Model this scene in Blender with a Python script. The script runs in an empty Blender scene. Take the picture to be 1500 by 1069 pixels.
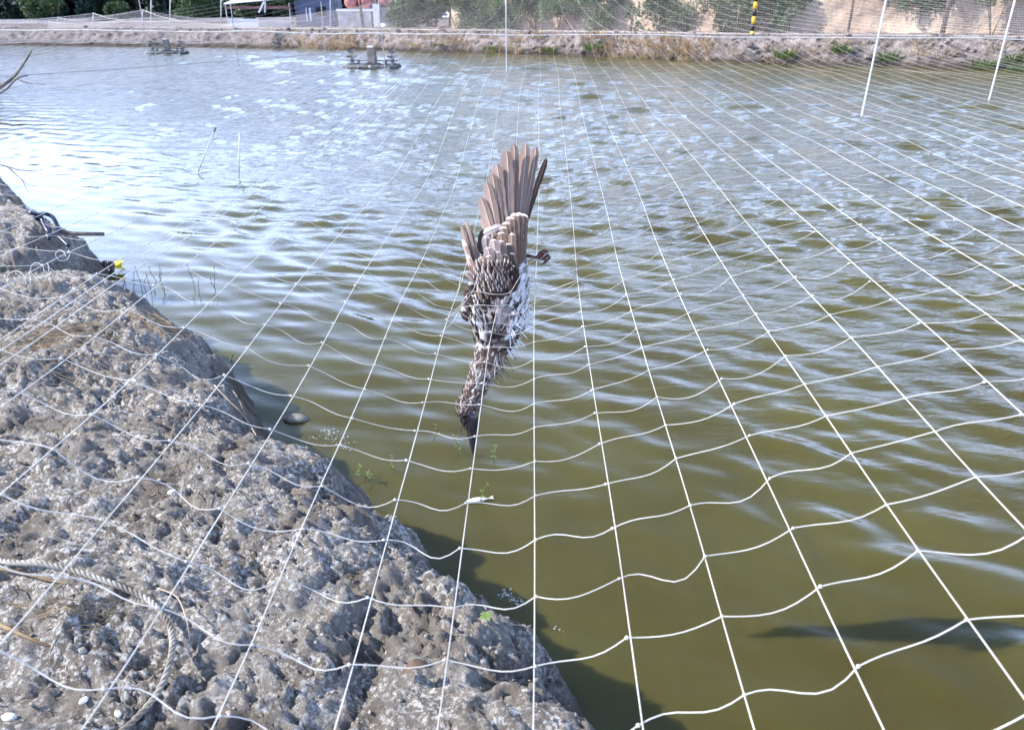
import bpy, math, random
import numpy as np
from mathutils import Vector, Matrix
R = math.radians
random.seed(7); rng = np.random.default_rng(11)
scene = bpy.context.scene
COL = scene.collection

# ------------------------------------------------------------------ camera, sky, sun, exposure
CZ, PITCH, F = 1.85, 24.3, 1130.0           # camera height over the water, degrees down, focal length in 1500-wide pixels
cam = bpy.data.cameras.new('camera'); camo = bpy.data.objects.new('camera', cam); COL.objects.link(camo)
camo.location = (0, 0, CZ); camo.rotation_euler = (R(90 - PITCH), 0, 0)
cam.sensor_width = 36; cam.lens = 36 * F / 1500; cam.clip_start = .02; cam.clip_end = 3000
cam.dof.use_dof = True; cam.dof.focus_distance = 2.05; cam.dof.aperture_fstop = 10
scene.camera = camo
SUN_AZ, SUN_EL = -92.0, 38.5                # degrees clockwise from +Y
world = bpy.data.worlds.new('World'); scene.world = world; world.use_nodes = True
wn = world.node_tree.nodes; wl = world.node_tree.links
sky = wn.new('ShaderNodeTexSky'); sky.sky_type = 'NISHITA'; sky.sun_disc = False
sky.sun_elevation = R(SUN_EL); sky.sun_rotation = R(SUN_AZ); sky.air_density = 1.0; sky.dust_density = .8; sky.ozone_density = 2.5
# pale haze low in the sky all the way round, thin cloud higher up
tcw = wn.new('ShaderNodeTexCoord'); sx = wn.new('ShaderNodeSeparateXYZ'); wl.new(tcw.outputs['Generated'], sx.inputs[0])
mr = wn.new('ShaderNodeMapRange'); mr.interpolation_type = 'SMOOTHSTEP'; mr.inputs[1].default_value = .12; mr.inputs[2].default_value = .50; mr.inputs[3].default_value = .85; mr.inputs[4].default_value = .04; wl.new(sx.outputs[2], mr.inputs[0])
cn = wn.new('ShaderNodeTexNoise'); cn.inputs['Scale'].default_value = 3.2; cn.inputs['Detail'].default_value = 6; wl.new(tcw.outputs['Generated'], cn.inputs['Vector'])
cm = wn.new('ShaderNodeMapRange'); cm.inputs[1].default_value = .35; cm.inputs[2].default_value = .7; cm.inputs[3].default_value = .72; cm.inputs[4].default_value = 1.15; wl.new(cn.outputs[0], cm.inputs[0])
fm = wn.new('ShaderNodeMath'); fm.operation = 'MULTIPLY'; fm.use_clamp = True; wl.new(mr.outputs[0], fm.inputs[0]); wl.new(cm.outputs[0], fm.inputs[1])
hx = wn.new('ShaderNodeMix'); hx.data_type = 'RGBA'; wl.new(fm.outputs[0], hx.inputs['Factor']); wl.new(sky.outputs[0], hx.inputs[6]); hx.inputs[7].default_value = (10.4, 13.6, 22.0, 1)
wl.new(hx.outputs[2], wn['Background'].inputs[0]); wn['Background'].inputs[1].default_value = .15
sun = bpy.data.lights.new('sun', 'SUN'); sun.energy = 5.0; sun.angle = R(.55); sun.color = (1, .955, .90)
suno = bpy.data.objects.new('sun', sun); COL.objects.link(suno)
sd = Vector((math.sin(R(SUN_AZ)) * math.cos(R(SUN_EL)), math.cos(R(SUN_AZ)) * math.cos(R(SUN_EL)), math.sin(R(SUN_EL))))
suno.rotation_euler = (-sd).to_track_quat('-Z', 'Y').to_euler(); suno.location = sd * 50
vs = scene.view_settings; vs.view_transform = 'Standard'; vs.look = 'None'; vs.gamma = 1; vs.use_curve_mapping = False
vs.exposure = 1.0

# ------------------------------------------------------------------ helpers
ct, st = math.cos(R(PITCH)), math.sin(R(PITCH))
def ray(px, py):
    a, b = (px - 750) / F, -(py - 534.5) / F
    return Vector((a, ct + b * st, -st + b * ct))
def atY(px, py, Y): d = ray(px, py); return Vector((0, 0, CZ)) + d * (Y / d.y)
def atZ(px, py, z=0.0): d = ray(px, py); return Vector((0, 0, CZ)) + d * ((z - CZ) / d.z)

def perlin(x, y, seed=0):
    x = np.asarray(x, float); y = np.asarray(y, float)
    xi = np.floor(x).astype(np.int64); yi = np.floor(y).astype(np.int64); xf = x - xi; yf = y - yi
    def g(ix, iy):
        h = (ix * 374761393 + iy * 668265263 + seed * 1442695041) & 0xffffffff
        h = ((h ^ (h >> 13)) * 1274126177) & 0xffffffff; h ^= h >> 16
        return (h & 0xffff) / 65536.0 * 2 * np.pi
    u = xf**3 * (xf * (xf * 6 - 15) + 10); v = yf**3 * (yf * (yf * 6 - 15) + 10)
    def d(ix, iy, fx, fy): a = g(ix, iy); return np.cos(a) * fx + np.sin(a) * fy
    n00 = d(xi, yi, xf, yf); n10 = d(xi + 1, yi, xf - 1, yf); n01 = d(xi, yi + 1, xf, yf - 1); n11 = d(xi + 1, yi + 1, xf - 1, yf - 1)
    a = n00 + u * (n10 - n00); b = n01 + u * (n11 - n01)
    return (a + v * (b - a)) * 1.4
def fbm(x, y, seed=0, oct=4, gain=.5):
    s = 0; a = 1; f = 1
    for i in range(oct): s = s + a * perlin(x * f, y * f, seed + i * 17); a *= gain; f *= 2.03
    return s
def sstep(a, b, x): t = np.clip((x - a) / (b - a), 0, 1); return t * t * (3 - 2 * t)

class MB:
    def __init__(s): s.v = []; s.f = []; s.n = 0
    def add(s, v, f):
        s.v.extend([tuple(p) for p in v]); s.f.extend([tuple(i + s.n for i in q) for q in f]); s.n += len(v); return s
    def box(s, c, size, rot=None, taper=1.0):
        hx, hy, hz = [q / 2 for q in size]; c = Vector(c); pts = []
        for z in (-1, 1):
            k = taper if z > 0 else 1
            for x, y in ((-1, -1), (1, -1), (1, 1), (-1, 1)):
                p = Vector((x * hx * k, y * hy * k, z * hz)); pts.append(c + (rot @ p if rot else p))
        return s.add(pts, [(3, 2, 1, 0), (4, 5, 6, 7), (0, 1, 5, 4), (1, 2, 6, 5), (2, 3, 7, 6), (3, 0, 4, 7)])
    def tube(s, pts, rad, sides=6, cap=True):
        pts = [Vector(p) for p in pts]; n = len(pts)
        if not hasattr(rad, '__len__'): rad = [rad] * n
        T = [(pts[min(i + 1, n - 1)] - pts[max(i - 1, 0)]).normalized() for i in range(n)]
        ref = Vector((0, 0, 1)) if abs(T[0].z) < .9 else Vector((1, 0, 0))
        N = (ref - T[0] * ref.dot(T[0])).normalized(); V = []; Fc = []
        for i in range(n):
            N = (N - T[i] * N.dot(T[i]));  N = N.normalized() if N.length > 1e-9 else T[i].orthogonal().normalized()
            Bn = T[i].cross(N)
            for k in range(sides):
                a = 2 * math.pi * k / sides; V.append(pts[i] + (N * math.cos(a) + Bn * math.sin(a)) * rad[i])
        for i in range(n - 1):
            for k in range(sides):
                k2 = (k + 1) % sides; Fc.append((i * sides + k, i * sides + k2, (i + 1) * sides + k2, (i + 1) * sides + k))
        if cap: Fc.append(tuple(reversed(range(sides)))); Fc.append(tuple((n - 1) * sides + k for k in range(sides)))
        return s.add(V, Fc)
    def blob(s, c, r, seed=0, sub=1, amp=.25, squash=(1, 1, 1)):
        V, Fc = ICO[sub]; rr = np.random.default_rng(seed); k = 1 + (rr.random(len(V)) - .5) * 2 * amp
        return s.add([(c[0] + p[0] * r * q * squash[0], c[1] + p[1] * r * q * squash[1], c[2] + p[2] * r * q * squash[2]) for p, q in zip(V, k)], Fc)
    def build(s, name, mat, parent=None, smooth=False):
        me = bpy.data.meshes.new(name); me.from_pydata(s.v, [], s.f); me.update()
        return link(name, me, mat, parent, smooth)
def ico():
    t = (1 + 5**.5) / 2
    V = [Vector(p).normalized() for p in [(-1,t,0),(1,t,0),(-1,-t,0),(1,-t,0),(0,-1,t),(0,1,t),(0,-1,-t),(0,1,-t),(t,0,-1),(t,0,1),(-t,0,-1),(-t,0,1)]]
    Fc = [(0,11,5),(0,5,1),(0,1,7),(0,7,10),(0,10,11),(1,5,9),(5,11,4),(11,10,2),(10,7,6),(7,1,8),(3,9,4),(3,4,2),(3,2,6),(3,6,8),(3,8,9),(4,9,5),(2,4,11),(6,2,10),(8,6,7),(9,8,1)]
    out = [([tuple(v) for v in V], Fc)]
    for _ in range(2):
        V = [Vector(v) for v in V]; cache = {}; F2 = []
        def mid(a, b):
            k = (min(a, b), max(a, b))
            if k not in cache: V.append((V[a] + V[b]).normalized()); cache[k] = len(V) - 1
            return cache[k]
        for a, b, c in Fc: ab, bc, ca = mid(a, b), mid(b, c), mid(c, a); F2 += [(a, ab, ca), (b, bc, ab), (c, ca, bc), (ab, bc, ca)]
        Fc = F2; out.append(([tuple(v) for v in V], Fc))
    return out
ICO = ico()
def link(name, me, mat, parent=None, smooth=False):
    o = bpy.data.objects.new(name, me); COL.objects.link(o)
    if mat: me.materials.append(mat)
    if smooth: me.polygons.foreach_set('use_smooth', [True] * len(me.polygons))
    if parent: o.parent = parent; o.matrix_parent_inverse = parent_inv(parent)
    return o
def parent_inv(p):                                   # parents here are only translated / rotated Empties set before children
    m = Matrix.LocRotScale(p.location, p.rotation_euler, p.scale)
    if p.parent: m = (Matrix.LocRotScale(p.parent.location, p.parent.rotation_euler, p.parent.scale)) @ p.matrix_parent_inverse @ m
    return m.inverted()
def gridmesh(name, P, mat, smooth=True, close=False):
    n, m, _ = P.shape
    idx = np.arange(n * m).reshape(n, m)
    q = np.stack([idx[:-1, :-1], idx[1:, :-1], idx[1:, 1:], idx[:-1, 1:]], -1).reshape(-1, 4)
    me = bpy.data.meshes.new(name); me.vertices.add(n * m); me.vertices.foreach_set('co', P.reshape(-1))
    me.loops.add(len(q) * 4); me.loops.foreach_set('vertex_index', q.reshape(-1)); me.polygons.add(len(q))
    me.polygons.foreach_set('loop_start', np.arange(0, len(q) * 4, 4)); me.polygons.foreach_set('loop_total', np.full(len(q), 4))
    me.update(calc_edges=True); me.validate()
    return link(name, me, mat, None, smooth)
def tag(o, label=None, cat=None, group=None, kind=None):
    if label: o['label'] = label
    if cat: o['category'] = cat
    if group: o['group'] = group
    if kind: o['kind'] = kind
    return o
def thing(name, loc, label, cat, group=None, rz=0):
    o = bpy.data.objects.new(name, None); COL.objects.link(o); o.location = loc; o.rotation_euler = (0, 0, rz); o.empty_display_size = .1
    return tag(o, label, cat, group)
def crom(pts, k=6):
    pts = [Vector(p) for p in pts]; out = []
    for i in range(len(pts) - 1):
        p0 = pts[max(i - 1, 0)]; p1 = pts[i]; p2 = pts[i + 1]; p3 = pts[min(i + 2, len(pts) - 1)]
        for j in range(k):
            t = j / k; out.append(.5 * ((2 * p1) + (-p0 + p2) * t + (2 * p0 - 5 * p1 + 4 * p2 - p3) * t * t + (-p0 + 3 * p1 - 3 * p2 + p3) * t**3))
    return out + [pts[-1]]

# ------------------------------------------------------------------ materials
def mat(name, col=(.5, .5, .5), rough=.7, spec=.3, var=None, scale=10, bump=0, bscale=60, coord='Object', detail=5, stops=(.35, .65)):
    m = bpy.data.materials.new(name); m.use_nodes = True; nt = m.node_tree; b = nt.nodes['Principled BSDF']
    b.inputs['Base Color'].default_value = (*col, 1); b.inputs['Roughness'].default_value = rough; b.inputs['Specular IOR Level'].default_value = spec
    if var or bump: tc = nt.nodes.new('ShaderNodeTexCoord')
    if var:
        n = nt.nodes.new('ShaderNodeTexNoise'); n.inputs['Scale'].default_value = scale; n.inputs['Detail'].default_value = detail; n.inputs['Roughness'].default_value = .62
        r = nt.nodes.new('ShaderNodeValToRGB'); r.color_ramp.elements[0].color = (*col, 1); r.color_ramp.elements[1].color = (*var, 1)
        r.color_ramp.elements[0].position, r.color_ramp.elements[1].position = stops
        nt.links.new(tc.outputs[coord], n.inputs['Vector']); nt.links.new(n.outputs[0], r.inputs[0]); nt.links.new(r.outputs[0], b.inputs['Base Color'])
    if bump:
        n2 = nt.nodes.new('ShaderNodeTexNoise'); n2.inputs['Scale'].default_value = bscale; n2.inputs['Detail'].default_value = 6; n2.inputs['Roughness'].default_value = .65
        bp = nt.nodes.new('ShaderNodeBump'); bp.inputs['Strength'].default_value = 1; bp.inputs['Distance'].default_value = bump
        nt.links.new(tc.outputs[coord], n2.inputs['Vector']); nt.links.new(n2.outputs[0], bp.inputs['Height']); nt.links.new(bp.outputs[0], b.inputs['Normal'])
    return m
def leafmat(name, c1, c2, scale=2.0, trans=.35, rough=.5):
    m = mat(name, c1, rough, .3, c2, scale); nt = m.node_tree; b = nt.nodes['Principled BSDF']; out = nt.nodes['Material Output']
    t = nt.nodes.new('ShaderNodeBsdfTranslucent'); mx = nt.nodes.new('ShaderNodeMixShader'); mx.inputs[0].default_value = trans
    nt.links.new(b.inputs['Base Color'].links[0].from_socket, t.inputs['Color'])
    nt.links.new(b.outputs[0], mx.inputs[1]); nt.links.new(t.outputs[0], mx.inputs[2]); nt.links.new(mx.outputs[0], out.inputs['Surface'])
    return m
def attrmat(name, rough=.7, trans=0.0):
    m = bpy.data.materials.new(name); m.use_nodes = True; nt = m.node_tree; b = nt.nodes['Principled BSDF']; out = nt.nodes['Material Output']
    a = nt.nodes.new('ShaderNodeAttribute'); a.attribute_name = 'Col'; nt.links.new(a.outputs['Color'], b.inputs['Base Color'])
    tc = nt.nodes.new('ShaderNodeTexCoord'); n2 = nt.nodes.new('ShaderNodeTexNoise'); n2.inputs['Scale'].default_value = 420; n2.inputs['Detail'].default_value = 4; bp = nt.nodes.new('ShaderNodeBump'); bp.inputs['Distance'].default_value = .0016
    nt.links.new(tc.outputs['Object'], n2.inputs['Vector']); nt.links.new(n2.outputs[0], bp.inputs['Height']); nt.links.new(bp.outputs[0], b.inputs['Normal'])
    b.inputs['Roughness'].default_value = rough; b.inputs['Specular IOR Level'].default_value = .1
    if trans:
        t = nt.nodes.new('ShaderNodeBsdfTranslucent'); mx = nt.nodes.new('ShaderNodeMixShader'); mx.inputs[0].default_value = trans
        nt.links.new(a.outputs['Color'], t.inputs['Color'])
        nt.links.new(b.outputs[0], mx.inputs[1]); nt.links.new(t.outputs[0], mx.inputs[2]); nt.links.new(mx.outputs[0], out.inputs['Surface'])
    return m
def water_mat():
    m = bpy.data.materials.new('pond_water'); m.use_nodes = True; nt = m.node_tree; N = nt.nodes; L = nt.links; b = N['Principled BSDF']
    tc = N.new('ShaderNodeTexCoord')
    n = N.new('ShaderNodeTexNoise'); n.inputs['Scale'].default_value = .9; n.inputs['Detail'].default_value = 4
    r = N.new('ShaderNodeValToRGB'); r.color_ramp.elements[0].color = (.056, .048, .010, 1); r.color_ramp.elements[1].color = (.076, .069, .018, 1)
    r.color_ramp.elements[0].position = .35; r.color_ramp.elements[1].position = .68
    L.new(tc.outputs['Object'], n.inputs['Vector']); L.new(n.outputs[0], r.inputs[0]); L.new(r.outputs[0], b.inputs['Base Color'])
    rr = N.new('ShaderNodeAttribute'); rr.attribute_name = 'ruffle'; L.new(rr.outputs['Fac'], b.inputs['Roughness']); b.inputs['IOR'].default_value = 1.333
    b.inputs['Subsurface Weight'].default_value = 1; b.inputs['Subsurface Radius'].default_value = (.10, .10, .05); b.inputs['Subsurface Scale'].default_value = 2.0
    mp = N.new('ShaderNodeMapping'); mp.inputs['Rotation'].default_value = (0, 0, R(-22)); mp.inputs['Scale'].default_value = (5.0, 12, 1)
    n2 = N.new('ShaderNodeTexNoise'); n2.inputs['Scale'].default_value = 1; n2.inputs['Detail'].default_value = 5; n2.inputs['Roughness'].default_value = .55
    n2.inputs['Distortion'].default_value = .4
    bp = N.new('ShaderNodeBump'); bp.inputs['Strength'].default_value = 1; bp.inputs['Distance'].default_value = .026
    L.new(tc.outputs['Object'], mp.inputs['Vector']); L.new(mp.outputs[0], n2.inputs['Vector'])
    at = N.new('ShaderNodeAttribute'); at.attribute_name = 'calm'           # sheltered water by the bank is smoother
    mu = N.new('ShaderNodeMath'); mu.operation = 'MULTIPLY'; L.new(n2.outputs[0], mu.inputs[0]); L.new(at.outputs['Fac'], mu.inputs[1])
    L.new(mu.outputs[0], bp.inputs['Height']); L.new(bp.outputs[0], b.inputs['Normal'])
    return m
def soil_mat():
    m = bpy.data.materials.new('bank_soil'); m.use_nodes = True; nt = m.node_tree; N = nt.nodes; L = nt.links; b = N['Principled BSDF']
    tc = N.new('ShaderNodeTexCoord')
    def noise(s, d=6, ro=.6):
        n = N.new('ShaderNodeTexNoise'); n.inputs['Scale'].default_value = s; n.inputs['Detail'].default_value = d; n.inputs['Roughness'].default_value = ro
        L.new(tc.outputs['Object'], n.inputs['Vector']); return n
    def ramp(n, a, b_, c0, c1):
        r = N.new('ShaderNodeValToRGB'); r.color_ramp.elements[0].position = a; r.color_ramp.elements[1].position = b_
        r.color_ramp.elements[0].color = (*c0, 1); r.color_ramp.elements[1].color = (*c1, 1); L.new(n.outputs[0], r.inputs[0]); return r
    base = ramp(noise(7), .35, .7, (.165, .140, .118), (.34, .31, .28))
    crust = ramp(noise(4.2, 9, .7), .42, .55, (0, 0, 0), (1, 1, 1))
    spk = ramp(noise(70, 4, .7), .48, .62, (0, 0, 0), (1, 1, 1))
    mm = N.new('ShaderNodeMath'); mm.operation = 'MULTIPLY'; L.new(crust.outputs[0], mm.inputs[0]); L.new(spk.outputs[0], mm.inputs[1])
    mx = N.new('ShaderNodeMix'); mx.data_type = 'RGBA'; L.new(mm.outputs[0], mx.inputs['Factor']); L.new(base.outputs[0], mx.inputs[6]); mx.inputs[7].default_value = (.70, .685, .66, 1)
    # damp soil along the waterline, carried higher to paint shade onto the bank face
    at = N.new('ShaderNodeAttribute'); at.attribute_name = 'wet_shade'
    mw = N.new('ShaderNodeMix'); mw.data_type = 'RGBA'; L.new(at.outputs['Fac'], mw.inputs['Factor']); L.new(mx.outputs[2], mw.inputs[6]); mw.inputs[7].default_value = (.075, .062, .048, 1)
    L.new(mw.outputs[2], b.inputs['Base Color']); b.inputs['Roughness'].default_value = .9; b.inputs['Specular IOR Level'].default_value = .15
    bp = N.new('ShaderNodeBump'); bp.inputs['Distance'].default_value = .02; bp.inputs['Strength'].default_value = 1.0
    L.new(noise(95, 8, .75).outputs[0], bp.inputs['Height']); L.new(bp.outputs[0], b.inputs['Normal'])
    return m
M = dict(
    water=water_mat(), soil=soil_mat(),
    clod=mat('dry_clod', (.15, .128, .108), .95, .1, (.36, .33, .30), 9, .004, 120),
    farsoil=mat('far_bank_soil', (.10, .078, .066), .95, .1, (.38, .325, .30), 2.6, .25, 9, detail=10),
    ground=mat('dry_ground', (.22, .17, .14), .95, .1, (.38, .33, .28), .35, .05, 3),
    oldnet=mat('aged_net', (.56, .50, .48), .7, .2),
    twine=mat('white_twine', (.46, .44, .40), .6, .3, (.66, .64, .59), 9),
    rope=mat('rope_fibre', (.17, .145, .12), .9, .1, (.42, .39, .34), 14, .003, 260),
    pvc=mat('pvc_pipe', (.42, .42, .42), .5, .3, (.56, .56, .56), 3),
    grey_pole=mat('grey_pole', (.22, .22, .23), .6, .4, (.34, .34, .34), 4),
    yellow=mat('yellow_paint', (.78, .40, .03), .5), black=mat('black_paint', (.02, .02, .022), .5),
    darkfloat=mat('dark_float', (.05, .05, .055), .6, .3, (.10, .10, .10), 8), barn=mat('white_growth', (.30, .28, .25), .9, .1, (.52, .50, .46), 20),
    motor=mat('motor_cover', (.11, .095, .085), .7, .2, (.22, .19, .165), 6), steel=mat('grey_steel', (.07, .072, .08), .6, .3, (.13, .13, .14), 9),
    hose=mat('blue_black_hose', (.012, .016, .045), .35, .5), bark=mat('grey_twig', (.09, .072, .062), .9, .1, (.19, .155, .13), 30),
    twig=mat('pale_twig', (.33, .25, .18), .9, .1, (.48, .40, .31), 30), straw=mat('dry_straw', (.15, .10, .055), .9, .1, (.34, .26, .17), 6),
    weed=leafmat('weed_leaf', (.10, .17, .03), (.24, .32, .09), 40), seed=leafmat('seedling_leaf', (.13, .22, .05), (.24, .34, .11), 30),
    deadstem=mat('dark_stem', (.045, .045, .03), .8, .2, (.10, .10, .05), 40), yleaf=leafmat('yellow_leaf', (.72, .62, .03), (.85, .78, .08), 20),
    fish=mat('pale_fish', (.52, .48, .42), .45, .4, (.72, .70, .66), 40), foam=mat('foam', (.36, .36, .33), .4, .4),
    shell=mat('white_shell', (.72, .70, .66), .5, .3, (.82, .81, .78), 40),
    dleaf=mat('brown_leaf', (.075, .048, .032), .8, .2, (.15, .105, .075), 30),
    tree1=leafmat('dark_tree_leaves', (.010, .020, .020), (.032, .055, .036), .35, .2), tree2=leafmat('green_tree_leaves', (.028, .052, .02), (.07, .11, .04), .5),
    vine=leafmat('vine_leaves', (.045, .085, .035), (.13, .19, .085), .9), bright=leafmat('bright_grass', (.06, .11, .025), (.13, .20, .05), 2),
    reed=leafmat('dry_reed', (.34, .23, .12), (.58, .44, .28), 1.5, .25), trunk=mat('trunk_bark', (.06, .045, .035), .9, .1, (.13, .10, .08), 5, .03, 9),
    cliff=mat('tan_earth_wall', (.24, .17, .12), .95, .1, (.46, .36, .27), .55, .2, 2.2, detail=8),
    roofm=mat('pale_roof_sheet', (.60, .60, .62), .5, .3, (.78, .78, .80), 2), fascia=mat('maroon_beam', (.17, .07, .065), .7, .2, (.26, .13, .12), 3),
    wwall=mat('white_wall', (.72, .71, .69), .8, .2, (.84, .83, .81), 1.4), gwall=mat('grey_wall', (.26, .26, .27), .8, .2, (.38, .38, .38), 1.2),
    navy=mat('navy_panel', (.06, .075, .13), .6, .3, (.11, .125, .19), 1.2), stain=mat('stained_concrete', (.30, .28, .26), .9, .1, (.66, .64, .62), 1.5),
    tank=mat('maroon_tank', (.30, .10, .10), .45, .4, (.42, .19, .19), 1.5), dark=mat('dark_interior', (.03, .03, .03), .9, .1),
    feather=attrmat('feather', .9, .10), bill=mat('black_bill', (.012, .011, .012), .3, .5, (.03, .026, .026), 60), leg=mat('red_brown_leg', (.045, .018, .014), .5, .4, (.14, .05, .035), 80),
)

# ------------------------------------------------------------------ near bank: height function
ES = np.array([-.616, .788]); EN = np.array([-.788, -.616]); P0 = np.array([.33, 1.57])
shore_px = [(855, 1069), (674, 872), (540, 775), (438, 708), (408, 642), (320, 545), (205, 462), (166, 416), (98, 358), (0, 268)]
sh = [np.array(atZ(*p).xy) for p in shore_px]
ss = np.array([np.dot(p - P0, ES) for p in sh]); so = np.array([np.dot(p - P0, EN) for p in sh])
ss = np.concatenate([[-9, -3], ss, [14, 24]]); so = np.concatenate([[.3, -.05], so, [so[-1] + .1, so[-1] + .6]])
def st_of(X, Y):
    dx = X - P0[0]; dy = Y - P0[1]; s = dx * ES[0] + dy * ES[1]; n = dx * EN[0] + dy * EN[1]
    o = np.interp(s, ss, so) + .075 * fbm(s * 2.1, s * 0 + 3.3, 5, 4)
    return s, n - o
def bank_z(X, Y, fine=True):
    X = np.asarray(X, float); Y = np.asarray(Y, float)
    s, t = st_of(X, Y)
    t = t + .07 * fbm(X * 3.2, Y * 3.2, 41, 4, .6) * sstep(.0, .15, t)
    zc = .47 + .06 * fbm(s * .8, s * 0 + .5, 9, 2) + .02 * sstep(6.0, 9.0, s)
    up = zc * (1 - np.exp(-(np.clip(t, 0, None) / (.17 + .04 * sstep(.6, 2.0, s))) ** 1.25)) + .035 * np.clip(t, 0, 6)
    z = np.where(t < 0, np.maximum(t * 1.2, -.6), up)
    # gully crossing the bank just before the far jut of soil
    gl = np.exp(-((s - 4.55 - .10 * t) / .34) ** 2) * sstep(-.1, .25, t) * (1 - sstep(1.6, 2.6, t))
    z = z - .32 * gl
    jut = np.exp(-((s - 5.35) / .55) ** 2) * sstep(0, .15, t) * (1 - sstep(1.2, 2.6, t)); z = z + .08 * jut
    k = sstep(-.05, .25, t); X, Y = X + .05 * perlin(X * 5.3, Y * 5.3, 131) + .014 * perlin(X * 17, Y * 17, 132), Y + .05 * perlin(X * 5.3 + 9, Y * 5.3, 133) + .014 * perlin(X * 17, Y * 17 + 4, 134)
    z = z + k * (.055 * fbm(X * 1.5, Y * 1.5, 21, 2) + .028 * fbm(X * 5, Y * 5, 22, 2))
    if fine:
        w = sstep(-.02, .06, t)
        z = z + w * (-.016 * np.abs(perlin(X * 9, Y * 9, 31)) + .012 * perlin(X * 21 + 3, Y * 21, 32) + .018 * perlin(X * 40, Y * 40, 33) * (.5 + sstep(-.3, .5, perlin(X * 3, Y * 3, 36))) + .018 * np.abs(perlin(X * 66, Y * 66, 34)))
        z = z + w * (.018 * sstep(.15, .45, perlin(X * 5.5, Y * 8.5, 35)) - .016 * (1 - sstep(.0, .07, np.abs(perlin(X * 3.1, Y * 3.1, 37)))))  
    return z
def gz(x, y): return float(bank_z(np.array([x]), np.array([y]))[0])
def onbank(px, py):
    d = ray(px, py); p = Vector((0, 0, CZ)); t = 1.0
    ts = np.arange(.6, 16, .012); X = d.x * ts; Y = d.y * ts; Z = CZ + d.z * ts
    k = np.argmax(Z < bank_z(X, Y)); return Vector((X[k], Y[k], Z[k]))
s_ax = np.concatenate([np.arange(-6, -1.2, .12), np.arange(-1.2, 3.2, .0095), 3.2 + np.cumsum(np.geomspace(.0095, .22, 260))])
s_ax = s_ax[s_ax < 22]
n_ax = np.concatenate([np.arange(-.9, -.3, .05), np.arange(-.3, 1.35, .0095), 1.35 + np.cumsum(np.geomspace(.0095, .3, 150))])
def bank_mesh():
    o_s = np.interp(s_ax, ss, so)
    Sg, Ng = np.meshgrid(s_ax, n_ax, indexing='ij'); Nn = Ng + o_s[:, None]
    X = P0[0] + Sg * ES[0] + Nn * EN[0]; Y = P0[1] + Sg * ES[1] + Nn * EN[1]
    Z = bank_z(X, Y)
    o = tag(gridmesh('bank', np.stack([X, Y, Z], -1), M['soil'], True), kind='structure')
    a = o.data.attributes.new('wet_shade', 'FLOAT', 'POINT'); w = (1 - sstep(.10, .36, Z + .09 * perlin(X * 4, Y * 4, 3))) * .9
    a.data.foreach_set('value', w.reshape(-1).astype(np.float32))
bank_mesh()

# ------------------------------------------------------------------ far bank, ground, water
far_px = [(-400, 62), (100, 67), (300, 69), (500, 73), (800, 81), (1100, 93), (1500, 104), (2100, 122)]
fp = [np.array(atZ(*p).xy) for p in far_px]
fx = np.array([p[0] for p in fp]); fy = np.array([p[1] for p in fp])
def far_edge(x): return np.interp(x, fx, fy)
def far_z(X, Y):
    t = Y - far_edge(X) + .5 * fbm(X * .5, X * 0 + 1.7, 51, 3)
    z = np.where(t < 0, t * .5, 1.0 * sstep(0, 1.7, t) * (1 - .0) + .01 * np.clip(t - 1.6, 0, 60))
    return z + sstep(0, .3, t) * (.10 * fbm(X * 1.1, Y * .7, 52, 4) + .16 * (.4 - np.abs(perlin(X * 1.9 + Y * .4, Y * .8, 55))) + .08 * perlin(X * 5, Y * 4, 56))
def wet_foot(m_):
    nt = m_.node_tree; b = nt.nodes['Principled BSDF']; src = b.inputs['Base Color'].links[0].from_socket; tc = nt.nodes.new('ShaderNodeTexCoord'); sp = nt.nodes.new('ShaderNodeSeparateXYZ'); mr = nt.nodes.new('ShaderNodeMapRange')
    nt.links.new(tc.outputs['Object'], sp.inputs[0]); nt.links.new(sp.outputs[2], mr.inputs[0]); mr.inputs[1].default_value = .08; mr.inputs[2].default_value = .38; mr.inputs[3].default_value = .85; mr.inputs[4].default_value = 0
    mx = nt.nodes.new('ShaderNodeMix'); mx.data_type = 'RGBA'; nt.links.new(mr.outputs[0], mx.inputs['Factor']); nt.links.new(src, mx.inputs[6]); mx.inputs[7].default_value = (.045, .034, .026, 1); nt.links.new(mx.outputs[2], b.inputs['Base Color'])
wet_foot(M['farsoil'])
def far_ground():
    xs = np.concatenate([np.linspace(-1500, -60, 30), np.arange(-59, 60, .16), np.linspace(61, 1500, 30)])
    ts = np.concatenate([np.arange(-1.6, 2.6, .11), 2.6 + np.cumsum(np.geomspace(.12, 300, 60))])
    ts = ts[ts < 2000]
    Xg, Tg = np.meshgrid(xs, ts, indexing='ij'); Yg = far_edge(np.clip(Xg, fx[0], fx[-1])) + Tg
    Z = far_z(Xg, Yg); Z = np.where(Tg > 60, 1.6, Z)
    tag(gridmesh('far_bank', np.stack([Xg, Yg, Z], -1), M['farsoil'], True), kind='structure')
far_ground()
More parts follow.
